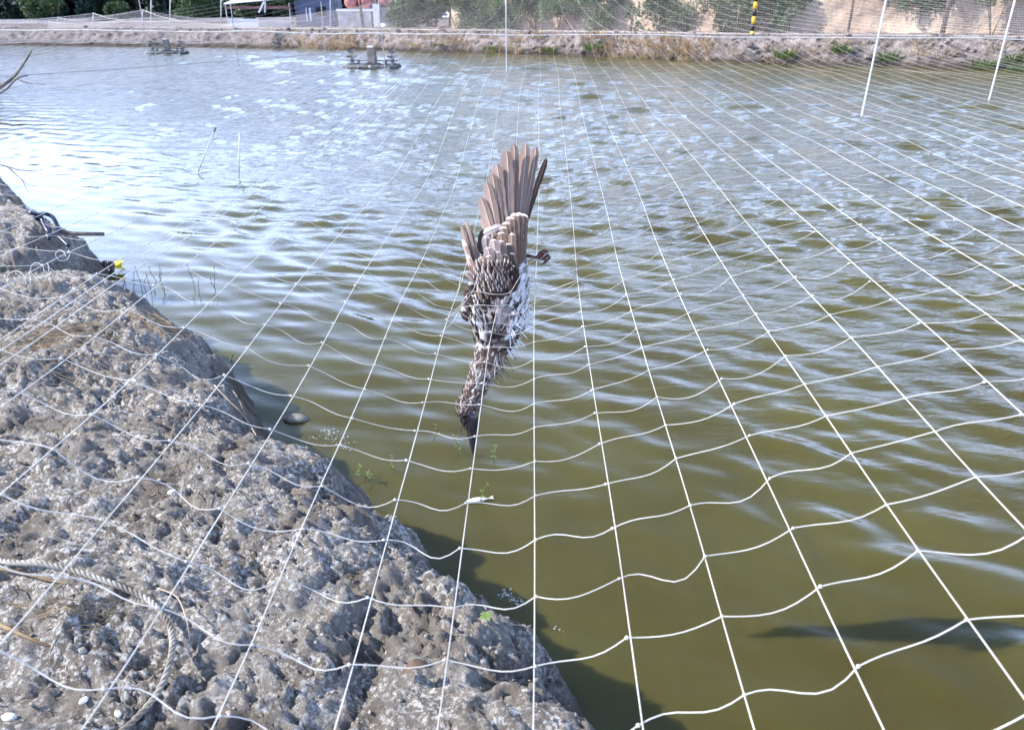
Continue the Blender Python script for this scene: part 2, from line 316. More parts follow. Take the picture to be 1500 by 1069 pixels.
def water():
    th = np.linspace(R(-112), R(112), 900); r = 1.2 * np.cumprod(np.full(730, 1.0061)); r = np.concatenate([r, [125, 170]])
    ox, oy = 0.0, -2.2
    Rg, Tg = np.meshgrid(r, th, indexing='ij'); X = ox + Rg * np.sin(Tg); Y = oy + Rg * np.cos(Tg)
    s, t = st_of(X, Y); shelter = sstep(-.1, 3.0, -t); calm = .20 + .80 * shelter; fetch = sstep(5, 16, -t)
    patch = .75 + .5 * fbm(X * .35, Y * .35, 61, 2)
    Z = np.zeros_like(X); g = np.random.default_rng(5)
    cell = np.maximum(Rg * .0061, Rg * (th[1] - th[0]))
    wobs = [1.1 * perlin(X * .45 + 7 * q, Y * .45, 70 + q) for q in range(6)]; amps = [.35 + 1.5 * np.abs(perlin(X * .9 + 3 * q, Y * .9, 170 + q)) for q in range(7)]
    for i in range(60):
        near = i < 44
        lam = .13 * (5.0 ** (i / 43)) if near else .6 * (3.2 ** ((i - 44) / 15)); az = R(214) + g.normal(0, .40); k = 2 * math.pi / lam; ph = g.random() * 6.28
        slope = .062 * (1.45 if .16 < lam < .42 else (1.1 if lam < .2 else .6)) if near else .075
        A = slope / k * amps[i % 7] * np.clip(lam / (cell * 2.3) - .6, 0, 1) * (1 if near else fetch)
        Z += A * np.sin(k * (X * math.sin(az) + Y * math.cos(az)) + ph + wobs[i % 6] * (1 + .3 * (i % 4)))
    Z *= calm * patch
    o = tag(gridmesh('pond_water', np.stack([X, Y, Z], -1), M['water'], True), kind='structure')
    a = o.data.attributes.new('ruffle', 'FLOAT', 'POINT'); a.data.foreach_set('value', (.04 + .05 * sstep(7, 30, -t)).reshape(-1).astype(np.float32))   # wind-ruffled open water
    a = o.data.attributes.new('calm', 'FLOAT', 'POINT'); a.data.foreach_set('value', (.06 + .94 * sstep(.6, 6, -t)).reshape(-1).astype(np.float32))
water()

# ------------------------------------------------------------------ the bird net
MESH = .098; ROPE_Y = 6.7
BX, BY = -.035, 1.92
def net_h(X, Y):
    """depth of the net below the camera's eye height"""
    base = .40 - .04 * sstep(.5, 3, Y) - .075 * sstep(3, 6, Y) - .15 * np.clip((Y - 5.2) / 1.5, 0, 1) ** 2
    dip = (.235 * np.exp(-((X - BX) / .50) ** 2) + .06 * np.exp(-((X - BX) / .14) ** 2) * np.exp(-((Y - BY) / .4) ** 2)) * sstep(-1.2, .7, Y) * (1 - sstep(2.0, 4.6, Y))
    return base + dip + .009 * X * sstep(4, 6.7, Y) + .012 * perlin(X * 1.7, Y * 1.7, 91)
def net_pt(u, v):
    """u along the rows, v along the warp (metres on the sheet)"""
    u = np.asarray(u, float); v = np.asarray(v, float)
    Xw = u + .034 * v + .010 * perlin(u * 1.3, v * .9, 93); Yw = v + .035 * perlin(u * 1.1 + 5, v * 1.1, 94)
    return np.stack([Xw, Yw, CZ - net_h(Xw, Yw)], -1)
def strand_mesh(P, r, sides=4):
    """tube with fixed frame for near-straight strands, numpy"""
    n = len(P); T = np.gradient(P, axis=0); T /= np.linalg.norm(T, axis=1, keepdims=True) + 1e-12
    up = np.array([0, 0, 1.0]); B = np.cross(T, up); B /= np.linalg.norm(B, axis=1, keepdims=True) + 1e-12; N = np.cross(B, T)
    a = np.arange(sides) * 2 * np.pi / sides + .4
    r = np.asarray(r, float).reshape(-1, 1, 1)
    V = P[:, None, :] + r * (np.cos(a)[None, :, None] * N[:, None, :] + np.sin(a)[None, :, None] * B[:, None, :])
    i = np.arange(n - 1)[:, None] * sides; k = np.arange(sides)[None, :]; k2 = (k + 1) % sides
    Fq = np.stack([i + k, i + k2, i + sides + k2, i + sides + k], -1).reshape(-1, 4)
    return V.reshape(-1, 3), Fq
def np_mesh(name, parts, mat_, parent=None, smooth=True):
    V = np.concatenate([p[0] for p in parts]); off = 0; Fs = []
    for p in parts: Fs.append(p[1] + off); off += len(p[0])
    q = np.concatenate(Fs); me = bpy.data.meshes.new(name)
    me.vertices.add(len(V)); me.vertices.foreach_set('co', V.astype(np.float32).reshape(-1)); w = q.shape[1]
    me.loops.add(len(q) * w); me.loops.foreach_set('vertex_index', q.reshape(-1).astype(np.int32)); me.polygons.add(len(q))
    me.polygons.foreach_set('loop_start', np.arange(0, len(q) * w, w).astype(np.int32)); me.polygons.foreach_set('loop_total', np.full(len(q), w, np.int32))
    me.update(calc_edges=True)
    return link(name, me, mat_, parent, smooth)
def octa(c, r):
    V = np.array([(1,0,0),(-1,0,0),(0,1,0),(0,-1,0),(0,0,1),(0,0,-1)], float) * r + c
    return V
def build_net():
    net = thing('bird_net', (0, 0, 0), 'white knotted twine bird net stretched over the pond with the dead bird caught in it', 'net')
    ks = np.arange(-60, 64); vs_ = np.arange(-.35, ROPE_Y + .02, MESH)
    node_dv = {}
    for k in ks:
        u = k * MESH
        near = abs(k) < 34
        v = np.arange(-.4, ROPE_Y + .01, MESH / 3 if near else MESH)
        P = net_pt(np.full_like(v, u), v); g = np.random.default_rng(1000 + int(k))
        P[:, 0] += .004 * g.normal() ; P[:, 2] += .003 * np.sin(v * 3 + g.random() * 6)
        parts = [strand_mesh(P, .00072 - .00036 * sstep(.9, 3.2, v), 5 if near else 3)]
        np_mesh('strand', parts, M['twine'], net)
    # rows: slack twine that wanders between the knots
    for j, v0 in enumerate(vs_):
        g = np.random.default_rng(3000 + j)
        fine = v0 < 3.4; kr = ks if not fine else ks[(ks > -42) & (ks < 46)]
        uu, vv, zz = [], [], []
        amp = .0105 if v0 < .9 else (.008 if v0 < 2.5 else .006)
        lean = g.normal(0, .35)
        dvn = g.normal(0, .006, len(kr)); sub = 8 if fine else 3
        knots = []
        for i in range(len(kr) - 1):
            rr_ = 1.0 if kr[i] < 3 else .45; a1 = rr_ * amp * (g.normal(.0, .55) + .7); a2 = g.normal(0, .45) * amp * rr_; zs = -abs(g.normal(.006, .006))
            for q in range(sub):
                t = q / sub; uu.append((kr[i] + t) * MESH); vv.append(v0 + dvn[i] * (1 - t) + dvn[i + 1] * t + a1 * math.sin(2 * math.pi * t) * (.6 + .4 * lean) + a2 * math.sin(math.pi * t)); zz.append(zs * math.sin(math.pi * t))
        P = net_pt(np.array(uu), np.array(vv)); P[:, 2] += np.array(zz)
        parts = [strand_mesh(P, .00068 - .00026 * float(sstep(.6, 1.5, v0)) - .00027 * float(sstep(1.5, 3.2, v0)), 5 if fine else 3)]
        if v0 < 1.7:                      # the knots on this row
            KV = []; KF = []; of = np.array([(0,2,4,4),(2,1,4,4),(1,3,4,4),(3,0,4,4),(2,0,5,5),(1,2,5,5),(3,1,5,5),(0,3,5,5)])
            base = np.array([ICO[0][0][i_] for i_ in range(12)]); bf = np.array(ICO[0][1]); bf = np.concatenate([bf, bf[:, :1]], 1)[:, :3]
            tri = [(P[i_ * sub] + base * .0018 * (1 + .4 * g.random()), bf) for i_ in range(len(kr) - 1)]
            V = np.concatenate([t_[0] for t_ in tri]); Fk = np.concatenate([t_[1] + 12 * q for q, t_ in enumerate(tri)])
            st_v, st_f = parts[0]; V2 = np.concatenate([st_v, V]); n0 = len(st_v)
            me = bpy.data.meshes.new('strand'); me.from_pydata([tuple(x) for x in V2], [], [tuple(x) for x in st_f] + [tuple(x) for x in (Fk + n0)]); me.update()
            link('strand', me, M['twine'], net, True)
        else: np_mesh('strand', parts, M['twine'], net)
    # beyond the support rope the sheet climbs over the rest of the pond, too fine to tell strands apart
    parts = []
    def zfar(X, Y): return 1.71 + .9 * ((Y - ROPE_Y) / 20) ** .8 + .35 * sstep(10, 30, X) + .10 * np.sin(Y * .45)
    xs = np.arange(-5, 26, MESH * 3)
    for x in xs:
        ye = min(float(far_edge(x)) + 6, 60); v = np.linspace(ROPE_Y, ye, 26); X = x + .034 * v
        parts.append(strand_mesh(np.stack([X, v, zfar(X, v)], -1), .0009, 3))
    tag(np_mesh('far_mesh', parts, M['twine'], net), kind='stuff')
    # support rope
    X = np.linspace(-9, 9, 120); P = net_pt(X - .034 * ROPE_Y, X * 0 + ROPE_Y); P[:, 2] += .004
    tag(np_mesh('support_rope', [strand_mesh(P, .004, 6)], M['twine'], net), 'taut white rope carrying the net')
    # seam: two cords with curled loops on the bank side
    for du in (.028, .05):
        v = np.arange(-.4, 5.2, .05); P = net_pt(np.full_like(v, -8 * MESH + du), v); P[:, 2] += .004
        np_mesh('seam_cord', [strand_mesh(P, .0008, 5)], M['twine'], net)
    for (px, py, r) in ((87, 376, .011), (53, 398, .014), (22, 414, .018)):
        d = ray(px, py)
        ts = np.linspace(.5, 4, 700); hh = net_h(d.x * ts, d.y * ts); kk = np.argmax(CZ + d.z * ts < CZ - hh); c = Vector((0, 0, CZ)) + d * ts[kk]
        pts = []
        for q in range(30):
            a = q / 29 * 2 * math.pi * 1.12; pts.append(c + Vector((math.cos(a) * r * 1.0, math.sin(a) * r * .35 + q * .0006, math.sin(a) * r * .95)))
        MB().tube(pts, .0006, 5).build('cord_loop', M['twine'], net, True)
build_net()

# ------------------------------------------------------------------ the dead heron hanging in the net
def B(px, py, dv=0.0): return atY(px, py, BY + dv)
PXM = 2.05 / F                                        # metres per photograph pixel at the bird
def set_col(o, cols):
    a = o.data.color_attributes.new('Col', 'FLOAT_COLOR', 'POINT'); c = np.ones((len(cols), 4), np.float32); c[:, :3] = np.clip(cols, 0, 1); a.data.foreach_set('color', c.reshape(-1))
def feather_geo(b, t, W, nrm, col, shaft=None, tip=None, tipv=.8, bow=.03, twist=0.0, rows=10, asym=0.0, rnd=.18, seed=0, notch=0.0):
    g = np.random.default_rng(seed); b = np.array(b); t = np.array(t); ax = t - b; Ln = np.linalg.norm(ax); a = ax / Ln
    n = np.array(nrm, float); n -= a * n.dot(a); n /= np.linalg.norm(n); sd_ = np.cross(a, n)
    us = np.array([-1, -.5, -.11, -.05, .05, .11, .5, 1.0]); V = []; C = []; col = np.array(col); shaft = np.array(shaft if shaft is not None else col * 1.5)
    for i in range(rows + 1):
        v = math.sin(i / rows * math.pi / 2) if rows > 5 else i / rows; w = min(1.0, (v / .18 + .12) ** .7) * (math.sqrt(max(0.0, 1 - ((v - (1 - rnd)) / rnd) ** 2)) if v > 1 - rnd else 1.0); w = max(w, .05) * W / 2
        tw = twist * v; s2 = sd_ * math.cos(tw) + n * math.sin(tw); n2 = np.cross(s2, a)
        for u in us:
            uu = u + asym * (1 - u * u); off = -abs(u) ** 1.5 * w * .10 + (.0006 if abs(u) < .07 else 0)
            edge = g.normal(0, .06) * w if abs(u) > .9 else 0
            p = b + a * (Ln * v - .10 * w * abs(u)) + s2 * (uu * w + edge) + n2 * (off + bow * Ln * math.sin(math.pi * min(v, 1) * .9)) * 1.0
            V.append(p)
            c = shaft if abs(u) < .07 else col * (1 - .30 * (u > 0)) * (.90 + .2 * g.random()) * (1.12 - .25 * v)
            if tip is not None and v > tipv: c = np.array(tip) * (.9 + .15 * g.random())
            C.append(c)
    m = len(us); Fc = [(i * m + k, i * m + k + 1, (i + 1) * m + k + 1, (i + 1) * m + k) for i in range(rows) for k in range(m - 1)]
    return V, Fc, C
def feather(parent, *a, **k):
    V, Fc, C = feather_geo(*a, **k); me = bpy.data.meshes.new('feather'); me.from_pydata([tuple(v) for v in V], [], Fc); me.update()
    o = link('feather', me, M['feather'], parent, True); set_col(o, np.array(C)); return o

CAMN = (-.25, -1, .25)
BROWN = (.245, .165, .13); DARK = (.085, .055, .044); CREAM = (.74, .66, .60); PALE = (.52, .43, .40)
heron = thing('heron', B(725, 430), 'dead spotted brown heron hanging head down with one wing fanned upward in the net', 'bird')
def loft(secs, sides=22):
    V = []; Fc = []; n = len(secs); cs = [Vector(s[0]) for s in secs]
    for i, (c, rx, ry) in enumerate(secs):
        T = (cs[min(i + 1, n - 1)] - cs[max(i - 1, 0)]).normalized(); D = Vector((0, 1, 0)); D = (D - T * D.dot(T)).normalized(); S = D.cross(T)
        for k in range(sides): a = 2 * math.pi * k / sides; V.append(Vector(c) + S * (math.cos(a) * rx) + D * (math.sin(a) * ry))
    for i in range(n - 1):
        for k in range(sides): k2 = (k + 1) % sides; Fc.append((i * sides + k, i * sides + k2, (i + 1) * sides + k2, (i + 1) * sides + k))
    Fc.append(tuple(reversed(range(sides)))); Fc.append(tuple((n - 1) * sides + k for k in range(sides)))
    return V, Fc
spine = [(742, 352, 4, 5), (741, 362, 13, 12), (738, 378, 24, 21), (734, 400, 33, 29), (732, 425, 38, 33), (731, 450, 41, 35), (730, 472, 40, 34), (726, 494, 31, 28), (719, 515, 24, 23),
         (712, 532, 21, 20), (705, 550, 18, 17), (697, 568, 16, 15), (690, 585, 15, 14), (685.5, 600, 15.5, 13), (684.5, 611, 13.5, 11), (685.5, 620, 9.5, 8), (687, 627, 6, 5)]
def spine_at(f):
    i = min(int(f), len(spine) - 2); t = f - i; return [spine[i][q] * (1 - t) + spine[i + 1][q] * t for q in range(4)]
secs = []
for f in np.linspace(0, len(spine) - 1, 60): q = spine_at(f); secs.append((B(q[0], q[1]), q[2] * PXM, q[3] * PXM))
V, Fc = loft(secs, 26)
# lumps of matted plumage on the body surface
bc = np.array([(B(730, q)) for q in (430,)])[0]; V2 = []; C2 = []
def body_col(f, ang, g):
    """plumage colour and painted-in shade by place on the body: f along the spine, ang round it (0 = right, -pi/2 faces the camera)"""
    right = math.cos(ang); q = spine_at(f)[1]
    if q < 512 and right > .42: c = np.array((.86, .84, .84)) * (.9 + .12 * g.random())
    elif q < 418: c = np.array(BROWN) * (.6 + .8 * g.random())
    elif q < 470 and right > -.15: c = np.array((.58, .49, .46)) * (.6 + .6 * g.random())
    elif q < 505: c = np.array(DARK) * (.4 + .8 * g.random()) if g.random() < .72 else np.array(PALE) * .8  # shadowed stretch below the wings, its shade painted in as dark plumage
    elif q < 610:
        c = np.array(BROWN) * (.4 + .6 * g.random()) if g.random() < .66 else np.array(CREAM) * (.6 + .4 * g.random())
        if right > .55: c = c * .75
    else: c = np.array((.03, .026, .026)) * (.7 + .8 * g.random())
    return c
gb = np.random.default_rng(3)
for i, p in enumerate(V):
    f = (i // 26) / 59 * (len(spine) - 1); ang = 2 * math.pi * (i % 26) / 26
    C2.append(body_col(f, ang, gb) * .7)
    ax = secs[i // 26][0]; k = 1 + .10 * float(perlin(np.array([f * 1.5 + 9]), np.array([ang * 2.0]), 12)[0])
    V2.append(ax + (p - ax) * k)
me = bpy.data.meshes.new('body'); me.from_pydata([tuple(v) for v in V2], [], Fc); me.update()
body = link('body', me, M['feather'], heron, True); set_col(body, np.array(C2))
# plumage: small overlapping feathers lying towards the tail, ruffled where wet
PV, PF, PC = [], [], []; pn = 0
for i in range(5200):
    f = 1.0 + (len(spine) - 3.6) * gb.random(); ang = 2 * math.pi * gb.random()
    if math.sin(ang) > .75: continue
    q = spine_at(f); q2 = spine_at(max(f - .6, 0)); c = B(q[0], q[1]); T = (B(q2[0], q2[1]) - c).normalized()
    D = Vector((0, 1, 0)); D = (D - T * D.dot(T)).normalized(); S = -D.cross(T) * -1
    N_ = S * math.cos(ang) * -1 + D * math.sin(ang); N_ = Vector((math.cos(ang), math.sin(ang) * 1.0, 0)); N_ = (N_ - T * N_.dot(T)).normalized()
    p = c + Vector((math.cos(ang) * q[2] * PXM, 0, 0)) + Vector((0, math.sin(ang) * q[3] * PXM, 0)) - N_ * .003
    neck = q[1] > 505
    shag = (gb.random() < .16) and math.cos(ang) > .2 and 440 < q[1] < 560
    Ln = (.017 + .014 * gb.random()) * (1.0 if neck else 1.1); lift = (.06 + .20 * gb.random()) if neck else (.05 + .2 * gb.random())
    d = T + N_ * lift + Vector(gb.normal(0, .15, 3))
    if shag: d = -T * .6 + N_ * (.8 + .5 * gb.random()) + Vector(gb.normal(0, .25, 3)); Ln *= 1.3
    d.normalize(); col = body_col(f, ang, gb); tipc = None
    if not shag and q[1] < 600 and gb.random() < .35 and not (math.cos(ang) > .42 and q[1] < 512): tipc = np.array(CREAM) * (.7 + .5 * gb.random())
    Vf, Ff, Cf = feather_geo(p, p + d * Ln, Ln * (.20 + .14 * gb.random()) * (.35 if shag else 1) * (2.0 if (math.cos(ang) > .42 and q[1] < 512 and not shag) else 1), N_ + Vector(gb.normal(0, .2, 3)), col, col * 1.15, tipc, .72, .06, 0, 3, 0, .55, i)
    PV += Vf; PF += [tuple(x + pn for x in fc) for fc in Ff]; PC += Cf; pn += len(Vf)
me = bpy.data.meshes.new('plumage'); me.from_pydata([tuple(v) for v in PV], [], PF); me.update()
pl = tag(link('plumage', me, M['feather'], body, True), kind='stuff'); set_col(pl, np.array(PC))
# wispy strands at nape and breast
wm = MB()
for (x0, y0, x1, y1) in [(680,605,668,628),(682,612,674,640),(686,618,676,636),(690,622,681,646),(680,600,666,612),(679,592,667,600),(738,520,752,545),(734,530,746,552),(742,505,757,527),(748,492,762,512),(728,542,737,558),(690,470,676,463),(688,452,674,447)]:
    a, b_ = B(x0, y0, -.02), B(x1, y1, -.025); wm.tube(crom([a, (a + b_) / 2 + Vector((gb.normal(0, .004), 0, gb.normal(0, .003))), b_], 4), list(np.linspace(.0016, .0004, 9)), 4)
wo = wm.build('wisps', M['feather'], body); set_col(wo, np.tile(np.array((.10, .075, .065)), (len(wo.data.vertices), 1)))
# bill: two mandibles
def mandible(pts, name, dv):
    V, Fc = loft([(B(x, y, dv), rx * PXM, ry * PXM) for x, y, rx, ry in pts], 12); m_ = MB(); m_.add(V, Fc); return m_.build(name, M['bill'], heron, True)
bl = mandible([(690, 600, 6, 6), (692.5, 612, 8.5, 7.5), (692.5, 622, 8, 6.5), (692.5, 634, 6.4, 5), (693, 648, 4.3, 3.4), (693.4, 660, 2.2, 2), (693.8, 673, .5, .5)], 'upper_bill', -.012)
mandible([(681, 606, 5, 5), (684.5, 618, 5.2, 5), (687, 630, 4.2, 4), (689.5, 645, 3, 3), (692, 662, 1, 1)], 'lower_bill', -.006)
# eye
MB().blob(B(683, 603, -.030), .0055, 1, 2, 0).build('eye', M['bill'], heron, True)

def wing_patch(pts, name):
    V, Fc = loft([(B(x, y, dv), rx * PXM, ry * PXM) for x, y, rx, ry, dv in pts], 16); m_ = MB(); m_.add(V, Fc)
    o = m_.build(name, M['feather'], heron, True); set_col(o, np.tile(np.array(BROWN) * .7, (len(o.data.vertices), 1))); return o
wing = wing_patch([(757, 350, 4, 3, -.02), (752, 366, 10, 6, -.03), (742, 385, 20, 9, -.04), (730, 402, 26, 12, -.045), (724, 418, 24, 12, -.045), (722, 428, 14, 8, -.04)], 'wing')
MAUVE = (.30, .218, .182)
prim = [((757, 372), (800, 232), 9, DARK, .7), ((754, 372), (785.5, 214), 13, MAUVE, -.25), ((751, 373), (768, 209), 16, MAUVE, -.15), ((748, 374), (752.5, 210), 16, MAUVE, -.1),
        ((743, 376), (739, 221), 20, MAUVE, 0), ((739, 376), (727.5, 240), 18, MAUVE, .05), ((735, 374), (719, 253), 17, MAUVE, .08), ((731, 372), (711, 268), 19, MAUVE, .1), ((726, 368), (704.5, 290), 17, MAUVE, .15), ((722, 366), (706, 322), 12, MAUVE, .2)]
for i, (b_, t_, w_, c_, tw) in enumerate(prim):
    dv0 = -.020 - .0028 * i; dvt = .03 + .004 * abs(i - 4) - .0045 * i
    g = .8 + .4 * gb.random(); t_ = (t_[0] + gb.normal(0, 1.2), t_[1] + gb.normal(0, 2.0))
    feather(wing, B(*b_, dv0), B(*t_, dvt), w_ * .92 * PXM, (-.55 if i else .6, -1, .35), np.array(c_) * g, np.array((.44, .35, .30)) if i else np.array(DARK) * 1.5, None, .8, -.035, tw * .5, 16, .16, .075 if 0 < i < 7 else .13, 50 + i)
# greater coverts with white crescents, laid in an arc
cov = [((763, 386), (767.5, 313)), ((760, 388), (760.5, 311)), ((756, 388), (753.5, 312)), ((752, 386), (746.5, 317)), ((748, 384), (740.5, 325)), ((744, 382), (735.5, 332)), ((740, 380), (733, 340))]
for i, (b_, t_) in enumerate(cov):
    feather(wing, B(*b_, -.046 - .001 * i), B(*t_, -.034 - .0014 * i), 15 * PXM, (-.55, -1, .4), np.array(BROWN) * (1.0 + .3 * gb.random()), np.array((.28, .20, .17)), (.72, .67, .62), .965, .02, 0, 18, .1, .09, 80 + i)
# scapulars and tertials: longer dark brown feathers with pale tips
scp = [((752, 404), (750, 341), 10, BROWN), ((755, 412), (743, 356), 14, (.15, .105, .09)), ((744, 402), (733, 352), 12, (.26, .195, .17)), ((734, 404), (722, 350), 13, (.38, .30, .275)), ((725, 404), (714, 362), 12, (.34, .26, .24)),
       ((756, 420), (748, 370), 13, (.13, .09, .078)), ((746, 416), (738, 372), 12, BROWN), ((736, 414), (727, 368), 12, (.31, .235, .21)), ((726, 414), (715, 374), 12, (.31, .235, .21)), ((716, 412), (704, 376), 11, (.30, .225, .20)),
       ((708, 414), (699, 388), 10, (.30, .225, .20)), ((740, 424), (741, 388), 11, BROWN), ((752, 428), (750, 388), 11, (.09, .065, .056))]
for i, (b_, t_, w_, c_) in enumerate(scp):
    feather(wing, B(*b_, -.062 - .0012 * i), B(*t_, -.054 - .0014 * i), w_ * 1.3 * PXM, (-.55, -1, .4), np.array(c_), np.array(c_) * 1.5, (.68, .61, .55), .955, .03, 0, 14, .05, .14, 110 + i)
# lesser coverts: dense rows of white-dropped feathers
LV, LF, LC = [], [], []; ln_ = 0
for r_ in range(9):
    y = 384 + r_ * 5.2; x0 = 700 - 2 * math.sin(r_ / 8 * 3.1) + r_ * .2; x1 = 750 + 4 * math.sin(r_ / 8 * 3.1) - max(0, r_ - 5) * 3; nf = int((x1 - x0) / 5.0)
    for k in range(nf):
        x = x0 + (k + .5 * (r_ % 2) + .5 * gb.random()) * (x1 - x0) / nf; lean = -(x - 735) * .06 * -1
        tipx = x - 3 + gb.normal(0, 1.2) + (x - 728) * .06; c = np.array(BROWN if gb.random() < .5 else DARK) * (.8 + .7 * gb.random()); bulge = -.012 * (1 - ((x - 727) / 30) ** 2)
        Vf, Ff, Cf = feather_geo(B(x, y + 13, -.066 + bulge - .0012 * r_), B(tipx, y - 4 - 3 * gb.random(), -.074 + bulge - .0012 * r_), 8.0 * PXM, (-.8 + gb.normal(0, .2), -1, .5), c, c * 1.2, None, .6, .08, 0, 7, 0, .45, 300 + r_ * 40 + k)
        Cf = [np.array((.72, .67, .61)) if (q // 8) >= 4 and 2 <= q % 8 <= 5 else cc for q, cc in enumerate(Cf)]
        LV += Vf; LF += [tuple(q + ln_ for q in fc) for fc in Ff]; LC += Cf; ln_ += len(Vf)
me = bpy.data.meshes.new('small_coverts'); me.from_pydata([tuple(v) for v in LV], [], LF); me.update()
lo = tag(link('small_coverts', me, M['feather'], wing, True), kind='stuff'); set_col(lo, np.array(LC))
# far wing, half folded on the left, and pale under-feathers between the wings
wing2 = wing_patch([(688, 372, 4, 3, -.01), (694, 388, 8, 6, -.012), (702, 402, 12, 9, -.015), (708, 414, 12, 9, -.02)], 'wing')
for i, (b_, t_, w_, k) in enumerate([((700, 402), (675.5, 328), 10, 1.1), ((703, 402), (683, 321), 10, 1.25), ((705, 402), (691, 337), 10, 1.15), ((706, 402), (697, 352), 8, 1.0), ((698, 406), (678, 350), 11, 1.5), ((700, 410), (684, 372), 12, 1.9), ((704, 412), (692, 382), 11, 2.0), ((702, 416), (680, 398), 9, 2.0)]):
    feather(wing2, B(*b_, -.012 - .002 * i), B(*t_, -.004 - .003 * i), w_ * PXM, (-.9, -1, .4), np.array(MAUVE) * k, np.array((.42, .34, .31)), (.6, .52, .49) if i > 3 else None, .8, .03, .1, 12, .1, .3, 200 + i)
feather(wing2, B(706, 372, -.022), B(709, 336, -.02), 15 * PXM, (-.2, -1, .2), (.022, .018, .020), (.03, .025, .025), None, .8, .05, 0, 10, 0, .4, 231)
feather(wing2, B(708, 342, -.03), B(736, 331, -.032), 10 * PXM, (-.3, -1, .4), (.44, .37, .36), (.5, .42, .4), None, .8, .12, 0, 10, 0, .3, 232)
feather(wing2, B(715, 372, -.03), B(712, 344, -.034), 14 * PXM, (-.3, -1, .3), (.36, .29, .28), (.4, .33, .32), (.6, .54, .52), .85, .05, 0, 10, 0, .3, 233)
for i in range(7):
    feather(wing2, B(684 + 2 * i, 470 - 7 * i + gb.normal(0, 3), -.035), B(678 + i * 1.2 + gb.normal(0, 2), 448 - 6 * i, -.045), 10 * PXM, (-.4, -1, .2), np.array(BROWN if i % 2 else DARK) * 1.1, None, CREAM if i % 3 == 0 else None, .8, .15, 0, 8, 0, .4, 240 + i)
# twine of the net drawn tight round the bird where it is caught
net_o = bpy.data.objects['bird_net']
KK, VV = np.meshgrid(np.arange(-25, 30), np.arange(.8, 3.4, .02), indexing='ij'); NP_ = net_pt(KK * MESH, VV).reshape(-1, 3)
_d = NP_ - np.array((0, 0, CZ)); _z = _d[:, 1] * ct - _d[:, 2] * st; _px = 750 + F * _d[:, 0] / _z; _py = 534.5 - F * (_d[:, 1] * st + _d[:, 2] * ct) / _z
def snap(px, py): return Vector(NP_[np.argmin((_px - px) ** 2 + (_py - py) ** 2)])          # the nearest point on a long strand
for e0, pts, e1 in (((640, 452), [(690, 427, -.10), (722, 431, -.105), (745, 429, -.10), (757, 413, -.095), (766, 401, -.08), (780, 402, -.06)], (815, 392)),
                    ((628, 478), [(676, 452, -.09), (700, 447, -.095), (730, 448, -.10), (758, 443, -.085), (775, 430, -.06)], (826, 412)),
                    ((640, 420), [(676, 402, -.06), (688, 398, -.06), (696, 414, -.075), (690, 430, -.10)], (640, 462)), ((820, 352), [(800, 372, -.03), (790, 381, -.03), (779, 377, -.02), (772, 384, -.03)], (815, 420))):
    a, b_ = snap(*e0), snap(*e1); mid = [B(*p) for p in pts]
    MB().tube(crom([a, (a + mid[0]) / 2 - Vector((0, 0, .008))] + mid + [(b_ + mid[-1]) / 2 - Vector((0, 0, .006)), b_], 6), .00062, 5).build('tangled_strand', M['twine'], net_o, True)
# leg and clenched foot sticking out to the right
leg = MB().tube(crom([B(752, 372, .02), B(766, 373, .01), (B(778, 376, 0)), B(787, 378, -.004)], 4), [.007, .0065, .006, .006, .0055, .005, .0048, .0046, .0045, .0044, .0044, .0046, .006], 10).build('leg', M['leg'], heron, True)
ft = B(788, 378, -.004)
for i, (pts) in enumerate([[(788, 376), (796, 368), (802, 370), (799, 377)], [(788, 378), (797, 373), (805, 377), (800, 383)], [(788, 379), (795, 379), (802, 381), (797, 385)], [(788, 377), (792, 370), (797, 371), (797, 378)]]):
    P = crom([B(x, y, -.004 - .007 * (i - 1.5)) for x, y in pts], 4); toe = MB().tube(P, list(np.linspace(.0052, .0030, len(P))), 8).build('toe', M['leg'], leg, True)
    e = P[-1]; MB().tube([e, e + Vector((-.005, -.001, -.004)), e + Vector((-.010, -.001, -.003))], [.0022, .0014, .0004], 6).build('claw', M['bill'], leg, True)

# ------------------------------------------------------------------ things on the near bank
def path_on_bank(pxs, lift): return [onbank(*p) + Vector((0, 0, l)) for p, l in zip(pxs, lift)]
def twisted_rope(name, path, r, label):
    P = [Vector(p) for p in path]; root = thing(name, P[0], label, 'rope')
    L_ = [0]
    for i in range(1, len(P)): L_.append(L_[-1] + (P[i] - P[i - 1]).length)
    n = int(L_[-1] / .004); ls = np.linspace(0, L_[-1], n); Q = np.stack([np.interp(ls, L_, [p[k] for p in P]) for k in range(3)], -1)
    T = np.gradient(Q, axis=0); T /= np.linalg.norm(T, axis=1, keepdims=True); up = np.array([0, 0, 1.]); Bn = np.cross(T, up); Bn /= np.linalg.norm(Bn, axis=1, keepdims=True); N_ = np.cross(Bn, T)
    for k in range(3):
        a = ls / .045 * 2 * math.pi + k * 2 * math.pi / 3
        C = Q + r * .52 * (np.cos(a)[:, None] * N_ + np.sin(a)[:, None] * Bn)
        np_mesh('rope_strand', [strand_mesh(C, r * .50, 7)], M['rope'], root)
    fz = MB()
    for _ in range(160):
        i = random.randrange(n); p = Vector(Q[i]); d = Vector((random.gauss(0, 1), random.gauss(0, 1), random.gauss(0, 1))).normalized(); fz.tube([p + d * r * .8, p + d * (r * 1.1 + random.random() * .006)], .00035, 3)
    tag(fz.build('loose_fibres', M['rope'], root), kind='stuff')
    return root
rp = path_on_bank([(-60, 812), (10, 828), (70, 833), (150, 856), (215, 886), (243, 918), (257, 950), (254, 990), (234, 1030), (196, 1066), (150, 1100)], [.012, .012, .014, .016, .022, .034, .042, .042, .03, .018, .01])
